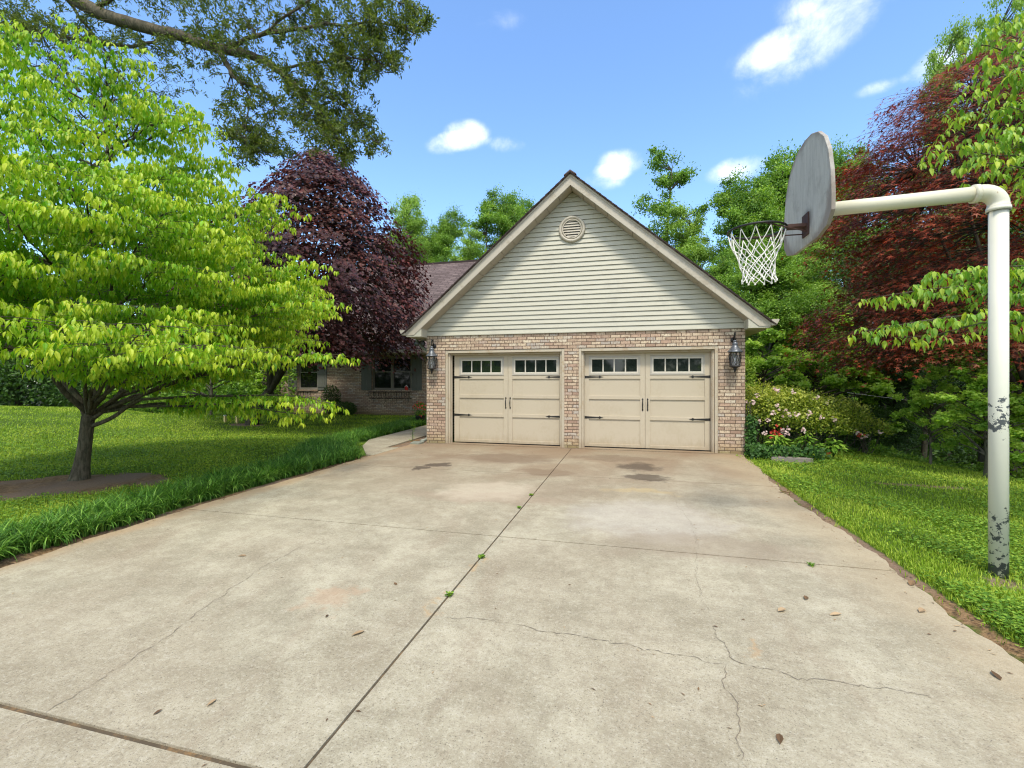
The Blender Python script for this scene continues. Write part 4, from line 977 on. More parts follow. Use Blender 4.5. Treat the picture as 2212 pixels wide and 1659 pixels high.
for (cx_, cy_, rx, ry, n, Z) in ell:
    for _ in range(int(n*.66)):
        a = rng.random()*2*pi; rad = sqrt(rng.random())
        p = at(cx_+rx*rad*cos(a), cy_+ry*rad*sin(a), Z+rng.normal(0, .45))
        j = np.argmin(((skel-p)**2).sum(1)); s = skel[j]; L = np.linalg.norm(p-s)
        if L > 1.3: s = p+(s-p)*1.1/L
        mid = (s+p)/2+UP*.12*L*.5+rng.normal(size=3)*.05; c = bez(s, mid, p, 5)
        tb.tube(c, [.009, .007, .005, .003, .0015], 3, cap=False)
        for u in (.45, .62, .78, .9, 1.0):
            f = u*4; q = min(int(f), 3); nodes.append(c[q]+(c[q+1]-c[q])*(f-q)+rng.normal(size=3)*.03); dirs.append(norm(c[-1]-c[0]))
nodes = np.array(nodes); dirs = np.array(dirs); k = 9
idx = np.repeat(np.arange(len(nodes)), k); n = len(idx)
D = norm(rvec(rng, n)*.9+dirs[idx]*.5+UP*-.25); N = norm(rvec(rng, n)+UP*.8)
leafmesh('crown', T_NARROW, nodes[idx]+rng.normal(size=(n, 3))*.03, D, N, rng.uniform(.06, .105, n), 'oakleaf', oak, None, rng, np.clip(rng.normal(.45, .25, n), 0, 1), wide=np.full(n, 1.15))
tb.build('trunk', ['bark_oak'], oak, smooth=True); print('oak', n)

# --- layered sprays on a dome: the plum and red maples
def dome_tree(root, base, axis_top, zs, rs, seed, nspr, T, size, matn, barkn, lean, nleaf, droop=.5, trunk_r=.16, squash=.45, yk=.5):
    rng = np.random.default_rng(seed); tb = MB()
    zs = np.array(zs, float); rs = np.array(rs, float)
    zc = np.cumsum(np.r_[0, (zs[1:]-zs[:-1])*(rs[1:]+rs[:-1])/2+.3]); 
    fork_ = base+UP*1.1+lean*.25
    o_, r_ = polyr([base-UP*.4, base+UP*.1, base+UP*.6+lean*.1, fork_], trunk_r*1.25, trunk_r*.8, 5); tb.tube(o_, r_, 12)
    mains = []
    for i in range(9):
        az = 2*pi*i/9+rng.normal(0, .2); zt = rng.uniform(.45, .95); z = zs[0]+(zs[-1]-zs[0])*zt; R = np.interp(z, zs, rs)*.55
        e = np.array((base[0], base[1], 0))+lean+np.array((cos(az)*R, sin(az)*R, z)); m = (fork_+e)/2+np.array((cos(az), sin(az), .3))*.35
        c = bez(fork_, m, e, 9); tb.tube(c, list(np.linspace(trunk_r*.5, .015, 9)), 7, cap=False); mains += list(c[2:])
    mains = np.array(mains)
    Ps = []; Ds = []; Ns = []; Ys = []; Rs = []
    for i in range(nspr):
        u = rng.random()*zc[-1]; z = np.interp(u, zc, zs); R = np.interp(z, zs, rs); az = rng.random()*2*pi
        f = rng.choice([1.0, .82, .6], p=[.6, .27, .13])*rng.uniform(.88, 1.10)*(1+.07*sin(3*az+z*2.1)+.05*sin(7*az-3*z))
        out_ = np.array((cos(az), sin(az), 0)); c = np.array((base[0], base[1], 0))+lean*min(1, .4+z/zs[-1])+out_*R*f+UP*z
        sr = rng.uniform(.32, .62); n = int(nleaf*rng.uniform(.6, 1.3)); a = rng.random(n)*2*pi; q_ = np.sqrt(rng.random(n))*sr
        side = np.cross(UP, out_); slope = droop*(.35+.65*(1-z/zs[-1]))+.1
        lx = q_*np.cos(a)*1.25; ly = q_*np.sin(a)
        p = c+out_*lx[:, None]*.9+side*ly[:, None]+UP*(-lx*slope-.35*(lx**2+ly**2)/sr+rng.normal(0, .04, n))[:, None]
        j = np.argmin(((mains-c)**2).sum(1)); s = mains[j]; st = c-out_*sr
        if np.linalg.norm(s-st) < 2.2: tb.tube(bez(s, (s+st)/2+UP*.12, st, 4), [.014, .011, .008, .006], 4, cap=False)
        tb.tube(bez(st, c+UP*.03, c+out_*sr-UP*sr*slope, 4), [.007, .005, .003, .001], 3, cap=False)
        Rs.append(np.clip(rng.uniform(.1, .85)+rng.normal(0, .17, n), 0, 1)); Ps.append(p); Ds.append(norm(out_*1.0+side*rng.normal(0, .6, (n, 1))+UP*-(slope+.35)+rng.normal(size=(n, 3))*.25))
        Ns.append(norm(UP*1.0+out_*.55+rng.normal(size=(n, 3))*.32)); Ys.append(np.clip((q_/sr-.5)*yk*rng.uniform(0, 2)+rng.normal(0, .15, n), 0, 1)*(rng.random()*.8+.2))
    P = np.concatenate(Ps); n = len(P)
    leafmesh('crown', T, P, np.concatenate(Ds), np.concatenate(Ns), size*rng.uniform(.6, 1.25, n), matn, root, np.concatenate(Ys), rng, np.concatenate(Rs))
    tb.build('trunk', [barkn], root, smooth=True); print(root.name, n)
PB = np.array((-12.17, 12.62, 0)); PB[2] = float(terr(PB[0], PB[1]))
plum = empty('plum_maple_tree', PB, 'dark plum purple domed tree in front of the house wing', 'tree')
dome_tree(plum, PB, None, [2.5, 2.8, 3.4, 4.2, 5.2, 6.2, 7.2, 8.0, 8.6, 9.1], [2.7, 3.4, 3.7, 3.5, 3.1, 2.6, 2.0, 1.45, .95, .35], 41, 1150, T_HEART, .105, 'plum', 'bark_dark', RV*2.35-UP*0, 42, .75, .19)
RM = at(2275, 1000, 8.8); RM[2] = float(terr(RM[0], RM[1]))
redm = empty('red_maple_tree', RM, 'red leaved japanese maple spreading behind the basketball pole', 'tree')
dome_tree(redm, RM, None, [1.95, 2.5, 3.1, 3.7, 4.4, 5.2, 6.0, 6.7, 7.3, 7.8], [3.3, 3.6, 3.5, 3.05, 3.35, 3.5, 3.45, 3.0, 2.2, 1.1], 51, 1650, T_STAR, .115, 'redmaple', 'bark_dark', UP*0+RV*-.1, 72, .45, .13, .35, .75)

# --- woodland trees: three builds, many copies
def broadleaf(name, seed, H, R, base, nc, nl, size, matn, barkn, label, airy=0.0, T=T_LEAF2):
    rng = np.random.default_rng(seed); root = empty(name, (0, 0, 0), label, 'tree', 'woodland trees around the house'); tb = MB()
    pts = [np.array((0, 0, -.8))]+[np.array((rng.normal(0, .02)*H*t, rng.normal(0, .02)*H*t, H*t*.92)) for t in (.02, .2, .4, .6, .8, 1.0)]
    tr, rr2 = polyr(pts, H*.017, H*.002, 4); tb.tube(tr, rr2, 10); tr = np.array(tr)
    P = []; N = []; Y = []; Rr = []
    nlb = 9; lb = []
    for i in range(nlb):
        t = (i+.5)/nlb; az = i*2.4+rng.normal(0, .5); rad = R*(.62*sin(pi*min(1, t*.85+.12))**.7)*rng.uniform(.55, 1.15)*(1-.45*t); lb.append((np.array((cos(az)*rad, sin(az)*rad, H*(base+(1-base)*(t*.93+.04)))), R*(.42-.18*t)*rng.uniform(.8, 1.25)))
    for i in range(nc):
        lc, lr = lb[rng.integers(0, nlb)]; vv = rvec(rng, 1)[0]*np.array((1.05, 1.05, 1.25))*lr*rng.random()**.4; c = lc+vv; z = c[2]; t = min(1, max(0, (z/H-base)/(1-base))); rad = np.hypot(c[0], c[1])
        j = np.argmin(np.abs(tr[:, 2]-max(z-rad*.55, base*H*.7))); s = tr[j]
        cv = bez(s, (s+c)/2+UP*rad*.08, c, 6); tb.tube(cv, list(np.linspace(.02+.018*rad, .006, 6)), 5, cap=False)
        cr = rng.uniform(.035, .085)*H*(.62 if airy else .8)*(1-.3*t); n = int(nl*rng.uniform(.6, 1.4))
        v = rvec(rng, n); rad_ = rng.random(n)**.45; p = c+v*rad_[:, None]*np.array((cr, cr, cr*.62)); p += (rng.normal(size=(n, 3))*.3*cr)*(rng.random((n, 1)) < .5)
        Rr.append(np.clip(rng.uniform(.1, .9)+rng.normal(0, .17, n), 0, 1)); P.append(p); N.append(norm(v+UP*.7+rng.normal(size=(n, 3))*.5)); Y.append(np.clip(v[:, 2]*.5+rng.normal(0, .3, n), 0, 1)*rng.random())
    P = np.concatenate(P); n = len(P); N = np.concatenate(N)
    leafmesh('crown', T, P, norm(rvec(rng, n)+UP*-.3), N, size*rng.uniform(.6, 1.3, n), matn, root, np.concatenate(Y), rng, np.concatenate(Rr))
    tb.build('trunk', [barkn], root, smooth=True); return root
H0 = 16.0
tA = broadleaf('woodland_tree', 61, H0, 5.0, .22, 240, 330, .14, 'wood1', 'bark_grey', 'tall full green tree')
tB = broadleaf('woodland_tree', 62, H0, 4.0, .28, 200, 300, .135, 'wood2', 'bark_grey', 'tall pale green tree')
tC = broadleaf('woodland_tree', 63, H0, 5.2, .12, 230, 300, .15, 'wood3', 'bark_dark', 'dark green tree')
tD = broadleaf('woodland_tree', 64, H0, 3.4, .35, 80, 150, .16, 'wood1', 'bark_grey', 'airy open tree', airy=1)
tE = broadleaf('small_tree', 65, 5.0, 2.3, .26, 80, 150, .11, 'lime', 'bark_grey', 'small light green tree', T=T_HEART)
used = set()
def copy_tree(src, label, loc, s, rz, group='woodland trees around the house', zs=None):
    if src.name not in used and False: r = src
    r = src.copy(); coll.objects.link(r)
    for ch in src.children:
        c = ch.copy(); coll.objects.link(c); c.parent = r
    r.location = tuple(float(v) for v in loc); r.scale = (s, s, zs or s); r.rotation_euler = (0, 0, rz); r['label'] = label; r['group'] = group
    return r
prng = random.Random(4)
def place(src, px, ytop, Z, label, wk=1.0, Hs=16.0, group='woodland trees around the house'):
    p = at(px, 900, Z); g = float(terr(p[0], p[1])); topz = HC+(CY-ytop)/F*Z; zs = (topz-g)/(Hs*.97)
    return copy_tree(src, label, (p[0], p[1], g), zs*wk, prng.random()*6.28, group, zs)
place(tB, 875, 440, 36, 'pale green tree rising over the left end of the brown roof beside the plum tree', .85)
place(tA, 965, 472, 38, 'green tree with a small pointed top in the middle above the brown roof', .8)
place(tA, 1090, 432, 40, 'green tree half hidden by the left slope of the garage roof', .9)
place(tC, 905, 500, 44, 'darker tree filling the gap left of the small pointed tree above the brown roof', 1.1)
place(tB, 930, 515, 42, 'pale low tree between two taller ones above the brown roof', 1.0)
place(tA, 1130, 440, 44, 'open green tree tight against the upper left slope of the garage roof', .9)
place(tD, 1055, 455, 38, 'thin topped tree above the ridge where brown roof meets garage roof', 1.2)
place(tB, 1020, 520, 31, 'low pale tree touching the ridge of the brown roof', .95)
place(tC, 1180, 500, 36, 'dark tree directly behind the garage peak', .9)
place(tD, 1440, 342, 27, 'tall airy tree with open branches standing right of the garage peak', 1.0)
place(tB, 1490, 470, 25, 'pale round topped tree low behind the right roof slope', 1.0)
place(tA, 1610, 400, 24, 'broad green tree behind the basketball net', .95)
place(tA, 1690, 350, 26, 'large green tree behind the grey backboard', 1.0)
place(tA, 1560, 560, 21, 'low full green tree over the right eave of the garage', 1.0)
place(tA, 1820, 338, 27, 'leafy green tree whose top shows right of the backboard', .9)
place(tB, 2035, 108, 34, 'very tall pale tree above the red maple near the small cloud', .5)
place(tB, 2170, 15, 32, 'tallest pale tree at the upper corner over the dogwood branches', .5)
place(tA, 2240, 330, 22, 'full green tree at the edge behind the red maple', 1.1)
place(tB, 1740, 560, 17, 'leafy light tree under the basketball net', 1.15)
place(tA, 1660, 545, 16, 'bright green low crowned tree beside the garage corner', 1.2)
place(tC, 1940, 700, 14.5, 'shadowy dark tree in the hollow between the azalea and the white pole', 1.1)
place(tC, 1860, 640, 20, 'shadowy dark tree deep in the wood behind the azalea', 1.2)
place(tC, 2030, 560, 22, 'shadowy dark tree behind the red maple trunk', 1.2)
place(tC, 2200, 600, 18, 'shadowy dark tree behind the white pole', 1.2)
# left side, beyond the lawn
place(tC, 40, 560, 23, 'dark green tree at the far left edge of the lawn', 1.3)
place(tC, 190, 600, 26, 'dark green tree behind the dogwood trunk', 1.3)
place(tB, 330, 640, 31, 'light green tree beyond the lawn seen under the dogwood', 1.2)
place(tA, 450, 600, 36, 'green tree beyond the meadow between the dogwood and the wing', 1.1)
place(tA, 570, 560, 40, 'green tree behind the left end of the house wing', 1.1)
place(tB, 150, 480, 44, 'far pale tree behind the crown of the dogwood', 1.0)
place(tC, 380, 470, 50, 'far dark tree high behind the crown of the dogwood', 1.0)
place(tC, -120, 500, 24, 'dark tree cut by the left edge of the view', 1.3)
# small trees in the right hollow and beside the meadow
sb = gp(2115, 1000, -.55)
place(tE, 2130, 790, 7.4, 'small bright tree spreading behind the white pole under the red maple', 1.25, 5.0, 'small understory trees')
place(tE, 2010, 800, 8.6, 'small bright tree between the azalea and the pole', .9, 5.0, 'small understory trees')
place(tE, 2230, 780, 9.6, 'small bright tree right of the white pole', 1.0, 5.0, 'small understory trees')
place(tE, 455, 700, 17.5, 'small tree with a thin trunk at the crest of the left lawn', 1.2, 5.0, 'small understory trees')
place(tE, 330, 770, 21, 'bushy small tree left of the thin trunk beyond the lawn', 1.4, 5.0, 'small understory trees')
place(tE, 250, 790, 22, 'bushy small tree in the gap under the dogwood limbs', 1.5, 5.0, 'small understory trees')
place(tE, 1650, 720, 13.5, 'small tree rising behind the azalea at the garage corner', 1.1, 5.0, 'small understory trees')
place(tE, 1760, 690, 15, 'small tree behind the middle of the azalea', 1.3, 5.0, 'small understory trees')
place(tE, 590, 735, 21, 'small tree against the left end of the brick wing', 1.2, 5.0, 'small understory trees')
for r0 in (tA, tB, tC, tD, tE):
    for ch in list(r0.children): bpy.data.objects.remove(ch)
    bpy.data.objects.remove(r0)

# bare trunks in the dark wood on the right
tgr = 0
for (px, Z, r, lab) in [(2122, 10.4, .17, 'thick grey trunk just left of the white pole in the hollow'), (1905, 16, .10, 'slim dark trunk right of the azalea'), (1950, 18, .13, 'dark trunk in the shade midway between azalea and pole'), (1990, 15.5, .09, 'thin dark trunk in shade left of the thick grey trunk'), (2045, 19, .16, 'dark forest trunk close behind the thick grey trunk'), (2190, 14, .12, 'dark trunk right of the white pole')]:
    p = at(px, 950, Z); p[2] = float(terr(p[0], p[1])); r0 = empty('woodland_tree', p, lab, 'tree', 'tall bare trunks in the shaded wood')
    hh = 3.6 if px > 2100 and Z < 12 else 7.0; tb = MB(); o_, r_ = polyr([p-UP*.5, p+UP*.2, p+UP*hh*.25+RV*.12, p+UP*hh*.6-RV*.1, p+UP*(hh+1)], r*1.25, r*.5, 5); tb.tube(o_, r_, 12); tb.build('trunk', ['bark_grey' if r > .15 else 'bark_dark'], r0, smooth=True)
    rng = np.random.default_rng(int(px)); n = 5000; v = rvec(rng, n); P = p+UP*hh+v*np.array((2.5, 2.5, 2.2))*(.55 if hh < 5 else 1)*(rng.random((n, 1))**.5)
    leafmesh('crown', T_LEAF2, P, rvec(rng, n), norm(v+UP), .10 if hh < 5 else .13, 'wood2' if hh < 5 else 'wood3', r0, None, rng)

# understory and far wood as masses
rng = np.random.default_rng(71)
def mass(name, P, size, matn, kind='stuff', T=T_LEAF2, up=.8):
    n = len(P); o = leafmesh(name, T, P, norm(rvec(rng, n)+UP*-.2), norm(rvec(rng, n)+UP*up), size*rng.uniform(.6, 1.4, n), matn, None, np.clip(rng.normal(.1, .25, n), 0, 1), rng, np.clip(rng.normal(.5, .3, n), 0, 1))
    return setp(o, kind=kind)
n = 150000; az = rng.random(n)*2*pi; lump = 12+3*np.sin(az*9)+2.5*np.sin(az*23+1)+2*np.sin(az*41)+1.5*np.sin(az*77)
rad = 62+rng.random(n)*14; P = np.stack([rad*np.sin(az), rad*np.cos(az), -3.5+lump*rng.random(n)**.8], 1)
mass('distant_woodland', P, .75, 'wood3')
def ubush(n, pxs, Zs, htop, dens=0):
    px = rng.uniform(*pxs, n); Z = rng.uniform(*Zs, n); X = (-ST+(px-CX)/F*CT)*Z; Y = (CT+(px-CX)/F*ST)*Z
    h = htop*(0.55+.45*np.sin(X*1.7+Y*.9)*np.sin(Y*1.3-X*.6))*rng.random(n)**.7
    return np.stack([X, Y, terr(X, Y)+h], 1)
mass('undergrowth', np.concatenate([ubush(26000, (1640, 2500), (15.5, 24), 3.0)]), .14, 'wood3')
mass('undergrowth', ubush(12000, (1880, 2400), (9.6, 14), .45), .09, 'wood1')
mass('undergrowth', ubush(34000, (-300, 300), (19, 30), 6.5), .15, 'wood3')  # darker leaf colour stands in for shade on the left
mass('undergrowth', ubush(26000, (230, 640), (19, 34), 5.0), .15, 'wood1')
P = ubush(30000, (700, 2000), (28, 40), 5.0); mass('undergrowth', P, .25, 'wood1')

# ------------------------------------------------------------------ azalea, ivy, small plants
rng = np.random.default_rng(81)
AC = np.array((3.45, 11.0, float(terr(3.45, 11.0))))
az_ = empty('azalea_bush', AC, 'wide flowering azalea bush with pink and coral blossoms against the garage corner', 'bush')
lob = [((2.75, 10.75, .62), (.62, .6, .80)), ((3.3, 10.9, .68), (.75, .7, .76)), ((3.95, 11.3, .60), (.75, .7, .70)), ((4.55, 11.55, .55), (.6, .6, .62)), ((3.0, 11.6, .8), (.7, .7, .72)), ((3.8, 10.9, .45), (.7, .5, .5)), ((4.95, 11.4, .35), (.42, .4, .4))]
lz = AC[2]; P = []; N = []; Sf = []
for c, r in lob:
    n = int(5200*r[0]*r[2]); v = rvec(rng, n); v[:, 2] = np.abs(v[:, 2])*.9-.1*(rng.random(n) < .4); rad_ = 1-.28*rng.random(n)**1.6
    lump = 1+.09*np.sin(v[:, 0]*9+c[0]*5)*np.sin(v[:, 1]*8+2)+.07*np.sin(v[:, 2]*14)
    P.append(np.array(c)+np.array((0, 0, 0))+v*np.array(r)*(rad_*lump)[:, None]+rng.normal(size=(n, 3))*.03); N.append(v); Sf.append(rad_)
P = np.concatenate(P); N = np.concatenate(N); n = len(P)
y = np.clip((np.concatenate(Sf)-.8)*5, 0, 1)*np.clip(N[:, 2]*1.6, 0, 1)*rng.random(n)  # outer leaves facing up tinted brighter, painting in the lit tops
leafmesh('foliage', T_LEAF2, P, norm(N*.5+rvec(rng, n)+UP*.1), norm(rvec(rng, n)*.45+UP*1.0+N*.3), rng.uniform(.04, .075, n), 'azalea', az_, y, rng)
tb = MB()
for i in range(60):
    c, r = lob[rng.integers(0, 7)]; v = rvec(rng, 1)[0]; v[2] = abs(v[2]); e = np.array(c)+v*np.array(r)*1.0
    s = np.array((c[0]+rng.normal(0, .1), c[1]+rng.normal(0, .1), lz-.1)); tb.tube(bez(s, (s+e)/2+rng.normal(size=3)*.1, e, 5), [.012, .01, .007, .005, .003], 4, cap=False)
tb.build('stem', ['bark_grey'], az_)
def flower(name, matn, parent, loc, s, seed):
    r = np.random.default_rng(seed); k = 9; d = norm(np.array(HCAM)-np.array(loc)); Pn = np.array(loc)+r.normal(size=(k*5, 3))*s*.55*np.repeat(np.array([[1]]*k), 5, 0)
    ctr = np.array(loc)+r.normal(size=(k, 3))*s*.6; idx = np.repeat(np.arange(k), 5); ang = np.tile(np.arange(5)*2*pi/5, k)+r.random(k)[idx]
    ax = norm(r.normal(size=(k, 3))*.6+d*1.0+UP*.4)[idx]; u = norm(np.cross(ax, UP)); v = np.cross(ax, u)
    D = norm(u*np.cos(ang)[:, None]+v*np.sin(ang)[:, None]+ax*.35)
    return leafmesh(name, T_HEART, ctr[idx], D, ax, s*.55, matn, parent, None, r)
HCAM = (0, 0, HC)
def on_lobes(px, py):
    d = ray(px, py); o = np.array((0, 0, HC)); best = 1e9
    for c, r in lob:
        r = np.array(r)*.97; a = d/r; b = (o-np.array(c))/r; A = a@a; B = a@b; C_ = b@b-1; q = B*B-A*C_
        if q > 0: best = min(best, (-B-sqrt(q))/A)
    return o+d*(best if best < 1e8 else 9.6)
def zz_(x, y): 
    p = ((2150+x/2.0738)*.72005, (1000+y/2.0738)*.72005); return p
fl_p = [(370, 355), (255, 385), (190, 432), (225, 430), (375, 445), (395, 480), (430, 475), (455, 505), (410, 520), (500, 508), (585, 490), (575, 510), (645, 528), (690, 435), (265, 550), (300, 625), (320, 540), (440, 590), (415, 610), (435, 625), (360, 705), (870, 620), (930, 645), (725, 535), (350, 500), (475, 365), (1020, 620), (620, 395), (535, 600)]
fl_c = [(385, 575), (355, 615), (380, 628), (343, 650), (900, 632), (700, 750), (715, 765)]
for i, (x, y) in enumerate(fl_p):
    px, py = zz_(x, y); Z = 9.55+.0009*(x-180)+(.25 if y < 400 else 0); flower('blossom', 'pink', az_, on_lobes(px, py), rng.uniform(.032, .055), 100+i)
for i, (x, y) in enumerate(fl_c):
    px, py = zz_(x, y); Z = 9.3 if y > 700 else 9.5+.0009*(x-180); flower('coral_blossom', 'coral', az_, on_lobes(px, py), rng.uniform(.035, .055), 200+i)
# tall pale shrub behind it
sh = empty('shrub', (2.75, 12.6, lz), 'tall pale yellow-green shrub between the garage wall and the azalea', 'bush')
n = 2600; v = rvec(rng, n); P = np.array((2.78, 12.6, 1.35))+v*np.array((.35, .4, .85))*(rng.random((n, 1))**.35); leafmesh('foliage', T_LEAF, P, norm(v+rvec(rng, n)), norm(v+UP), .075, 'wood2', sh, rng.random(n)*.8, rng)
tb = MB()
for i in range(10): tb.tube([(2.75+rng.normal(0, .05), 12.6, lz), (2.78+rng.normal(0, .2), 12.6+rng.normal(0, .15), 1.2), (2.78+rng.normal(0, .28), 12.6, 1.95)], [.012, .008, .003], 4)
tb.build('stem', ['bark_grey'], sh)
# ivy on the corner
IVH = .8
iv = empty('ivy', (2.27, 9.95, 0), 'dark ivy climbing the bottom corner of the brick pier', 'climbing plant')
n = 520; u = rng.random(n); zz = u**1.4*.8; P = np.stack([2.35+rng.normal(0, .04, n)+.12*(1-u)*rng.random(n)-.10*(rng.random(n) < .25)*(1-u), 9.93+rng.normal(0, .04, n)-.02, zz], 1)
P2 = np.stack([2.25+1.3*rng.random(700)**1.2, 9.75+rng.normal(0, .12, 700), .02+.22*rng.random(700)], 1)
P = np.concatenate([P, P2]); n = len(P); leafmesh('leaves', T_HEART, P, norm(rvec(rng, n)+UP*-.4), norm(rvec(rng, n)*.5+np.array((.0, -1, .5))), rng.uniform(.04, .07, n), 'ivy', iv, None, rng)
tb = MB(); 
for i in range(5): tb.tube([(2.32+rng.normal(0, .04), 9.97, 0), (2.33+rng.normal(0, .05), 9.975, .5), (2.31+rng.normal(0, .04), 9.975, 1.05)], .005, 4)
tb.build('stem', ['bark_dark'], iv)
# broad leaved plants at the azalea's foot
for (x, y, h, lab) in [(2.85, 9.95, .42, 'broad leaved plant at the foot of the azalea nearest the brick pier'), (3.35, 9.95, .46, 'broad leaved plant under the middle of the azalea'), (3.85, 10.1, .34, 'low broad leaved plant beside the coral blossom')]:
    r0 = empty('broadleaf_plant', (x, y, 0), lab, 'plant', 'broad leaved plants at the azalea foot'); n = 90; a = rng.random(n)*2*pi; q = rng.random(n)
    P = np.stack([x+np.cos(a)*.22*q, y+np.sin(a)*.18*q, .05+h*(1-q*.6)*rng.uniform(.6, 1, n)], 1)
    leafmesh('leaves', T_DOG, P, norm(np.stack([np.cos(a), np.sin(a), -.1+0*a], 1)+rng.normal(size=(n, 3))*.3), norm(UP+rng.normal(size=(n, 3))*.3), rng.uniform(.10, .16, n), 'clover', r0, None, rng)
    tb = MB()
    for i in range(8): tb.tube([(x, y, 0), (x+rng.normal(0, .08), y+rng.normal(0, .08), h*.8)], .005, 4)
    tb.build('stem', ['lirio'], r0)
st = MB(); st.prism([(2.62, 9.55, .045), (3.0, 9.42, .05), (3.3, 9.5, .045), (3.25, 9.68, .04), (2.8, 9.74, .04)], (0, 0, -.09)); o = st.build('stepping_stone', ['stone'], off=(3, 9.55, 0)); setp(o, 'flat grey stone lying in the grass in front of the azalea', 'stone')
# shrubs against the wing wall
for (x, y, r, h, lab) in [(-12.6, 17.4, .45, 1.3, 'dark narrow shrub against the wing between the two windows'), (-11.75, 17.2, .5, .55, 'low dark shrub at the foot of the wing wall'), (-15.6, 17.2, .7, 1.2, 'dark shrub under the shutter at the left of the wing')]:
    r0 = empty('shrub', (x, y, 0), lab, 'bush', 'shrubs along the house wing'); n = 2200; v = rvec(rng, n); P = np.array((x, y, h*.5))+v*np.array((r, r*.7, h*.52))*(rng.random((n, 1))**.35)
    leafmesh('foliage', T_LEAF2, P, norm(v+rvec(rng, n)), norm(v+UP*.6), .07, 'wood3', r0, None, rng); tb = MB(); tb.tube([(x, y, -.1), (x, y, h*.6)], .02, 5); tb.build('stem', ['bark_dark'], r0)
# potted red flowers
pf = at(908, 893, 15.5); pf[2] = 0
r0 = empty('potted_flowers', pf, 'pot of small red flowers beside the walkway at the garage corner', 'potted plant')
mb = MB(); mb.lathe(pf, [(0, .001), (.13, 0), (.17, .26), (.18, .30), (.15, .30), (0, .27)], 14); mb.build('pot', ['black'], r0, smooth=True)
n = 500; v = rvec(rng, n); P = pf+UP*.48+v*np.array((.25, .25, .25))*(rng.random((n, 1))**.4); leafmesh('foliage', T_LEAF2, P, v, norm(v+UP), .07, 'wood1', r0, None, rng)
n = 60; v = rvec(rng, n); P = pf+UP*.50+v*.27; leafmesh('blossom', T_HEART, P, rvec(rng, n), norm(v), .06, 'coral', r0, None, rng)
# sapling weed by the path
for (px, py, z0, h, lab) in [(888, 968, 0, .55, 'thin young weed sapling growing in the dirt bed beside the path'), (806, 1, 0, 0, '')]:
    if h == 0: continue
    b = gp(890, 955); r0 = empty('sapling', b, lab, 'plant'); tb = MB(); tb.tube([b, b+UP*.3+RV*.02, b+UP*h+RV*.05], [.006, .005, .002], 5); tb.build('stem', ['lirio'], r0)
    n = 46; u = rng.random(n); a = rng.random(n)*2*pi; P = b+UP*(u*h)[:, None]+RV*(u*.05)[:, None]; leafmesh('leaves', T_NARROW, P, norm(np.stack([np.cos(a), np.sin(a), .3+0*a], 1)), norm(UP+rvec(rng, n)*.3), .10*(1-.4*u), 'clover', r0, None, rng)
# yellow stakes by the crest of the lawn
for (px, lab) in [(486, 'short pale yellow post near the thin tree at the lawn crest'), (512, 'short pale yellow post nearer the house at the lawn crest')]:
    p = at(px*1.0+(0 if px < 500 else 0), 905, 15.5); p[2] = float(terr(p[0], p[1])); r0 = empty('garden_stake', p, lab, 'post', 'yellow posts at the lawn crest')
    mb = MB(); mb.box(p[0]-.03, p[0]+.03, p[1]-.03, p[1]+.03, p[2]-.1, p[2]+.22); mb.build('post', ['cream'], r0); mb = MB(); mb.lathe(p, [(0, .27), (.045, .24), (.045, .221), (0, .221)], 8); mb.build('cap', ['white'], r0)
# cable and stake in the hollow
r0 = empty('cable', at(1860, 850, 11.5), 'thin sagging cable strung through the shade right of the azalea', 'cable')
mb = MB(); a, b = at(1830, 848, 11.6), at(2300, 905, 11.2); mb.tube(bez(a, (a+b)/2-UP*.02, b, 12), .006, 5); mb.build('wire', ['rope'], r0)
mb = MB(); g0 = at(1846, 980, 11.5); g0[2] = float(terr(g0[0], g0[1])); mb.tube([g0, at(1846, 846, 11.5)], .008, 5); mb.build('stake', ['black'], r0)
# splash block
mb = MB(); mb.prism([(-4.95, 9.96, .045), (-4.68, 9.96, .045), (-4.7, 9.72, .035), (-4.93, 9.72, .035)][::-1], (0, 0, -.05)); o = mb.build('splash_block', ['drain'], off=(-4.8, 9.85, 0), bevel=.005); setp(o, 'small dark green splash block under the downspout', 'splash block')

# ------------------------------------------------------------------ border grass
rng = np.random.default_rng(91)
def blades(name, P, az, H, lean, wd, matn, segs=4, rnd=None, seed=0, kind='stuff', label=None):
    n = len(P); t = np.linspace(0, 1, segs+1); h = np.stack([np.cos(az), np.sin(az), 0*az], 1); s = np.stack([-np.sin(az), np.cos(az), 0*az], 1)
    ang = lean[:, None]*t[None, :]           # bending from vertical outward
    dx = np.cumsum(np.c_[np.zeros(n), np.sin((ang[:, 1:]+ang[:, :-1])/2)], 1)/segs; dz = np.cumsum(np.c_[np.zeros(n), np.cos((ang[:, 1:]+ang[:, :-1])/2)], 1)/segs
    c = P[:, None, :]+h[:, None, :]*(dx*H[:, None])[:, :, None]+UP*(dz*H[:, None])[:, :, None]
    wt = wd[:, None]*(1-t[None, :]**2.2)*(.55+.45*np.minimum(1, t*4))[None, :]
    V = np.stack([c-s[:, None, :]*wt[:, :, None]/2, c+s[:, None, :]*wt[:, :, None]/2], 2)   # n,segs+1,2,3
    V[:, -1, 1] = V[:, -1, 0]
    k = 2*(segs+1); base = (np.arange(n)*k)[:, None]; fl = []
    for i in range(segs): fl += [2*i, 2*i+1, 2*i+3, 2*i+2]
    loops = (base+np.array(fl)[None, :]).ravel(); r = np.random.default_rng(seed); rnd = r.random(n) if rnd is None else rnd
    o = np_mesh(name, V.reshape(-1, 3), loops, np.full(n*segs, 4), matn, None, {'rnd': np.repeat(rnd, k)}, True)
    if kind: setp(o, kind=kind)
    return o
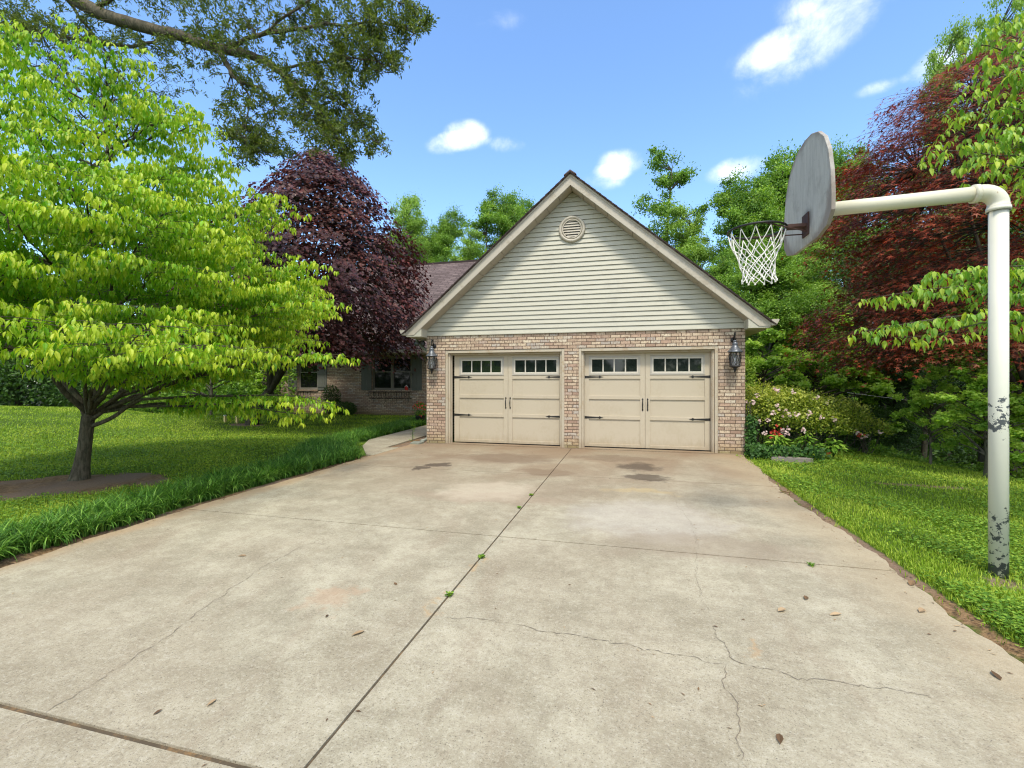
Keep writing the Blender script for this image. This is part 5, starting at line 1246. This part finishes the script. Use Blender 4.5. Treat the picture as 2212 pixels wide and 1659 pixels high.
def strip(path, wfun, n):
    P = np.array(path, float); L = np.r_[0, np.cumsum(np.linalg.norm(np.diff(P, axis=0), axis=1))]
    u = rng.random(n)*L[-1]; x = np.interp(u, L, P[:, 0]); y = np.interp(u, L, P[:, 1]); hw = np.interp(u, L, wfun)
    dx = np.interp(u+.05, L, P[:, 0])-np.interp(u-.05, L, P[:, 0]); dy = np.interp(u+.05, L, P[:, 1])-np.interp(u-.05, L, P[:, 1]); q = np.hypot(dx, dy)+1e-6
    v = rng.uniform(-1, 1, n)*hw; return np.stack([x-dy/q*v, y+dx/q*v], 1)
cl = np.concatenate([strip([(-5.28, -1.5), (-5.28, 1.5), (-5.38, 3.4), (-5.5, 5), (-5.45, 6.8), (-5.36, 8.05)], [.30, .30, .33, .33, .36, .38], 1300),
                     strip([(-5.7, 7.2), (-6.3, 8.6), (-6.8, 9.6)], [.4, .5, .45], 330),
                     strip([(-6.75, 9.8), (-6.95, 12), (-7.15, 14.5), (-7.3, 17.2)], [.4, .42, .5, .5], 620)])
kb = 30; n = len(cl)*kb; idx = np.repeat(np.arange(len(cl)), kb); a = rng.random(n)*2*pi
P = np.stack([cl[idx, 0]+np.cos(a)*.03*rng.random(n), cl[idx, 1]+np.sin(a)*.03*rng.random(n), np.full(n, -.02)], 1)
blades('border_grass', P, a, rng.uniform(.2, .35, n), rng.uniform(1.1, 3.2, n), rng.uniform(.008, .013, n), 'lirio', 5, np.clip(rng.normal(.48, .33, n), 0, 1))

# lawn blades: denser near the camera
def lawn_pts(n, pr, Zr, power=1.0):
    px = rng.uniform(pr[0], pr[1], n); u = rng.random(n); Z = Zr[0]*(Zr[1]/Zr[0])**u
    X = (-ST+(px-CX)/F*CT)*Z; Y = (CT+(px-CX)/F*ST)*Z; ok = ~((X > -4.98) & (X < 2.06) & (Y < 10.0)) & ~((X > WL) & (X < WR) & (Y > 9.9)) & ~((X > -17.2) & (X < -4) & (Y > 17.8))
    ok &= ~((X > -6.6) & (X <= -4.6) & (Y > 9.6)) & ~((X > -6.0) & (X <= -4.6) & (Y > 8.1)); ok &= rng.random(n) > dirtf(X, Y)*1.25; ok &= rng.random(n) > woodf(X, Y)
    ok &= ~((X > -5.55) & (X < -4.9) & (Y < 8.3))
    return X[ok], Y[ok], Z[ok]
X, Y, Z = lawn_pts(390000, (-800, 1000), (4.0, 32)); X2, Y2, Z2 = lawn_pts(330000, (1500, 3300), (1.6, 13.5))
X = np.r_[X, X2]; Y = np.r_[Y, Y2]; Z = np.r_[Z, Z2]; n = len(X); print('lawn blades', n)
patch = .5+.5*np.sin(X*1.3+np.sin(Y*1.7)*1.5)*np.sin(Y*1.1+np.sin(X*.9)*1.7); thin = rng.random(n) < .45+.9*patch; X, Y, Z, patch = X[thin], Y[thin], Z[thin], patch[thin]; n = len(X)
blades('lawn_grass', np.stack([X, Y, terr(X, Y)-.015], 1), rng.random(n)*2*pi, rng.uniform(.025, .055, n)*(1+.012*Z), rng.uniform(.2, 1.5, n), .004+.0011*Z, 'grass', 2, np.clip(rng.normal(.28, .2, n)+.5*patch, 0, 1))
# clover and broad weeds on the right lawn
X, Y, Z = lawn_pts(180000, (1500, 3300), (1.6, 12)); k = (np.sin(X*1.9+1)*np.sin(Y*1.5)+.6*np.sin(X*4.3+Y*3.1)+rng.normal(0, .35, len(X))) > .12; X, Y, Z = X[k], Y[k], Z[k]; n = len(X)
P = np.stack([X, Y, terr(X, Y)+.01+rng.random(n)*.06], 1); a = rng.random(n)*2*pi
o = leafmesh('ground_cover', T_HEART, P, np.stack([np.cos(a), np.sin(a), .1+0*a], 1), norm(UP+rng.normal(size=(n, 3))*.3), .013+.0025*Z, 'clover', None, None, rng); setp(o, kind='stuff')
X, Y, Z = lawn_pts(26000, (-350, 700), (4.2, 12)); n = len(X); P = np.stack([X, Y, terr(X, Y)+.01+rng.random(n)*.03], 1); a = rng.random(n)*2*pi
o = leafmesh('ground_cover', T_HEART, P, np.stack([np.cos(a), np.sin(a), .1+0*a], 1), norm(UP+rng.normal(size=(n, 3))*.3), .018+.002*Z, 'clover', None, None, rng); setp(o, kind='stuff')
# grass growing over the right edge of the driveway
n = 5500; Y = rng.uniform(2.2, 9.4, n); X = 2.14+np.abs(rng.normal(0, .09, n)); blades('lawn_grass', np.stack([X, Y, np.full(n, -.02)], 1), rng.normal(pi, 1.2, n), rng.uniform(.02, .06, n), rng.uniform(.6, 1.7, n), np.full(n, .005), 'grass', 3, rng.random(n))

# ------------------------------------------------------------------ litter on the concrete
LT = (np.array([(0, 0, 0), (.25, .16, .05), (.6, .2, .10), (1, 0, .04), (.6, -.18, .07), (.25, -.17, .08), (.5, 0, .0)]), [(0, 6, 2, 1), (6, 3, 2), (0, 5, 4, 6), (6, 4, 3)])
def Q4(x, y): return gp(*Z4(x, y))
def Q5(x, y): return gp(*Z5(x, y))
lv_ = [(Q4(1575, 855), .11, .75, 'tan curled leaf on the slab left of the long centre joint'), (Q4(1715, 657), .06, .2, 'small brown curled leaf between the middle cross joint and the tan leaf'), (Q4(935, 1150), .07, .85, 'straw coloured leaf scrap low on the left slab'), (Q4(660, 1220), .05, .1, 'dark crumpled leaf near the lowest cross joint'),
       (Q4(1065, 530), .09, .7, 'tan leaf beside the start of the long diagonal crack'), (Q5(1155, 1300), .09, .15, 'dark brown curled leaf on the right slab near the picture bottom'), (Q5(1372, 787), .11, .95, 'pale flat leaf on the right slab below the last stub'), (Q5(1180, 758), .12, .9, 'long pale leaf left of the flat pale one'), (Q5(1272, 705), .10, .25, 'brown leaf on the right slab above two pale leaves'),
       (Q5(2112, 1070), .10, .1, 'dark leaf curl near the right lawn edge'), (Q5(1210, 258), .22, .8, 'dry tan leaf at the driveway edge under the azalea'), (Q5(1720, 660), .14, .45, 'brown leaf in the dirt left of the pole'), (Q5(2095, 768), .14, .7, 'tan leaf in the grass in front of the pole'), (Q5(1780, 760), .12, .8, 'pale leaf on the driveway edge in front of the pole'),
       (Q5(868, 833), .04, .2, 'tiny brown leaf at the top of the orange stained crack'), (Q4(1418, 785), .05, .0, 'tiny black leaf scrap left of the tan curled leaf')]
for i, (p, s, c, lab) in enumerate(lv_):
    s *= .78
    r = np.random.default_rng(300+i); a = r.random()*6.28
    o = leafmesh('fallen_leaf', LT, np.array([p+UP*.004]), np.array([(cos(a), sin(a), .02)]), np.array([(r.normal(0, .15), r.normal(0, .15), 1.)]), [s], 'litter', None, None, r, np.array([c]), off=p); setp(o, lab, 'leaf', 'fallen leaves on the driveway')
rng = np.random.default_rng(99)
n = 420; X = rng.uniform(-4.8, 1.95, n); Y = 1.0+8.5*rng.random(n)**.8; P = np.stack([X, Y, np.full(n, .004)], 1)
n2 = 420; sd_ = rng.random(n2) < .5; X2 = np.where(sd_, -4.93+np.abs(rng.normal(0, .08, n2)), 2.0-np.abs(rng.normal(-.03, .07, n2))); P = np.concatenate([P, np.stack([X2, rng.uniform(1.5, 9.5, n2), np.full(n2, .005)], 1)]); n = len(P); a = rng.random(n)*2*pi
o = leafmesh('leaf_litter', T_NARROW, P, np.stack([np.cos(a), np.sin(a), .02+0*a], 1), norm(UP+rng.normal(size=(n, 3))*.25), rng.uniform(.008, .035, n), 'litter', None, None, rng); setp(o, kind='stuff')
# weeds in the joint
for i, ((px, py), s, lab) in enumerate([((1040, 1205), 1.0, 'green weed tuft in the centre joint below the middle cross joint'), ((972, 1287), .8, 'green weed tuft in the centre joint halfway down'), ((1148, 1070), .9, 'green weed tuft in the centre joint above the middle cross joint'), ((1122, 1098), .7, 'weed tuft just above the middle cross joint'), ((1412, 0), 0, ''), ((1752, 1222), .7, 'yellow-green weed tuft in the cross joint near the right lawn')]):
    if s == 0: continue
    p = gp(px, py); r = np.random.default_rng(400+i); n = 60; a = r.random(n)*2*pi; P = p+np.stack([r.normal(0, .008, n), r.normal(0, .014, n), .002+.012*r.random(n)], 1)
    o = leafmesh('weed_tuft', T_LEAF, P, np.stack([np.cos(a), np.sin(a), .5+0*a], 1), norm(UP+r.normal(size=(n, 3))*.4), r.uniform(.02, .034, n)*s, 'clover', None, None, r, off=p); setp(o, lab, 'weed', 'weeds in the driveway joints')
print('objects', len(bpy.data.objects), 'verts', sum(len(m.vertices) for m in bpy.data.meshes))
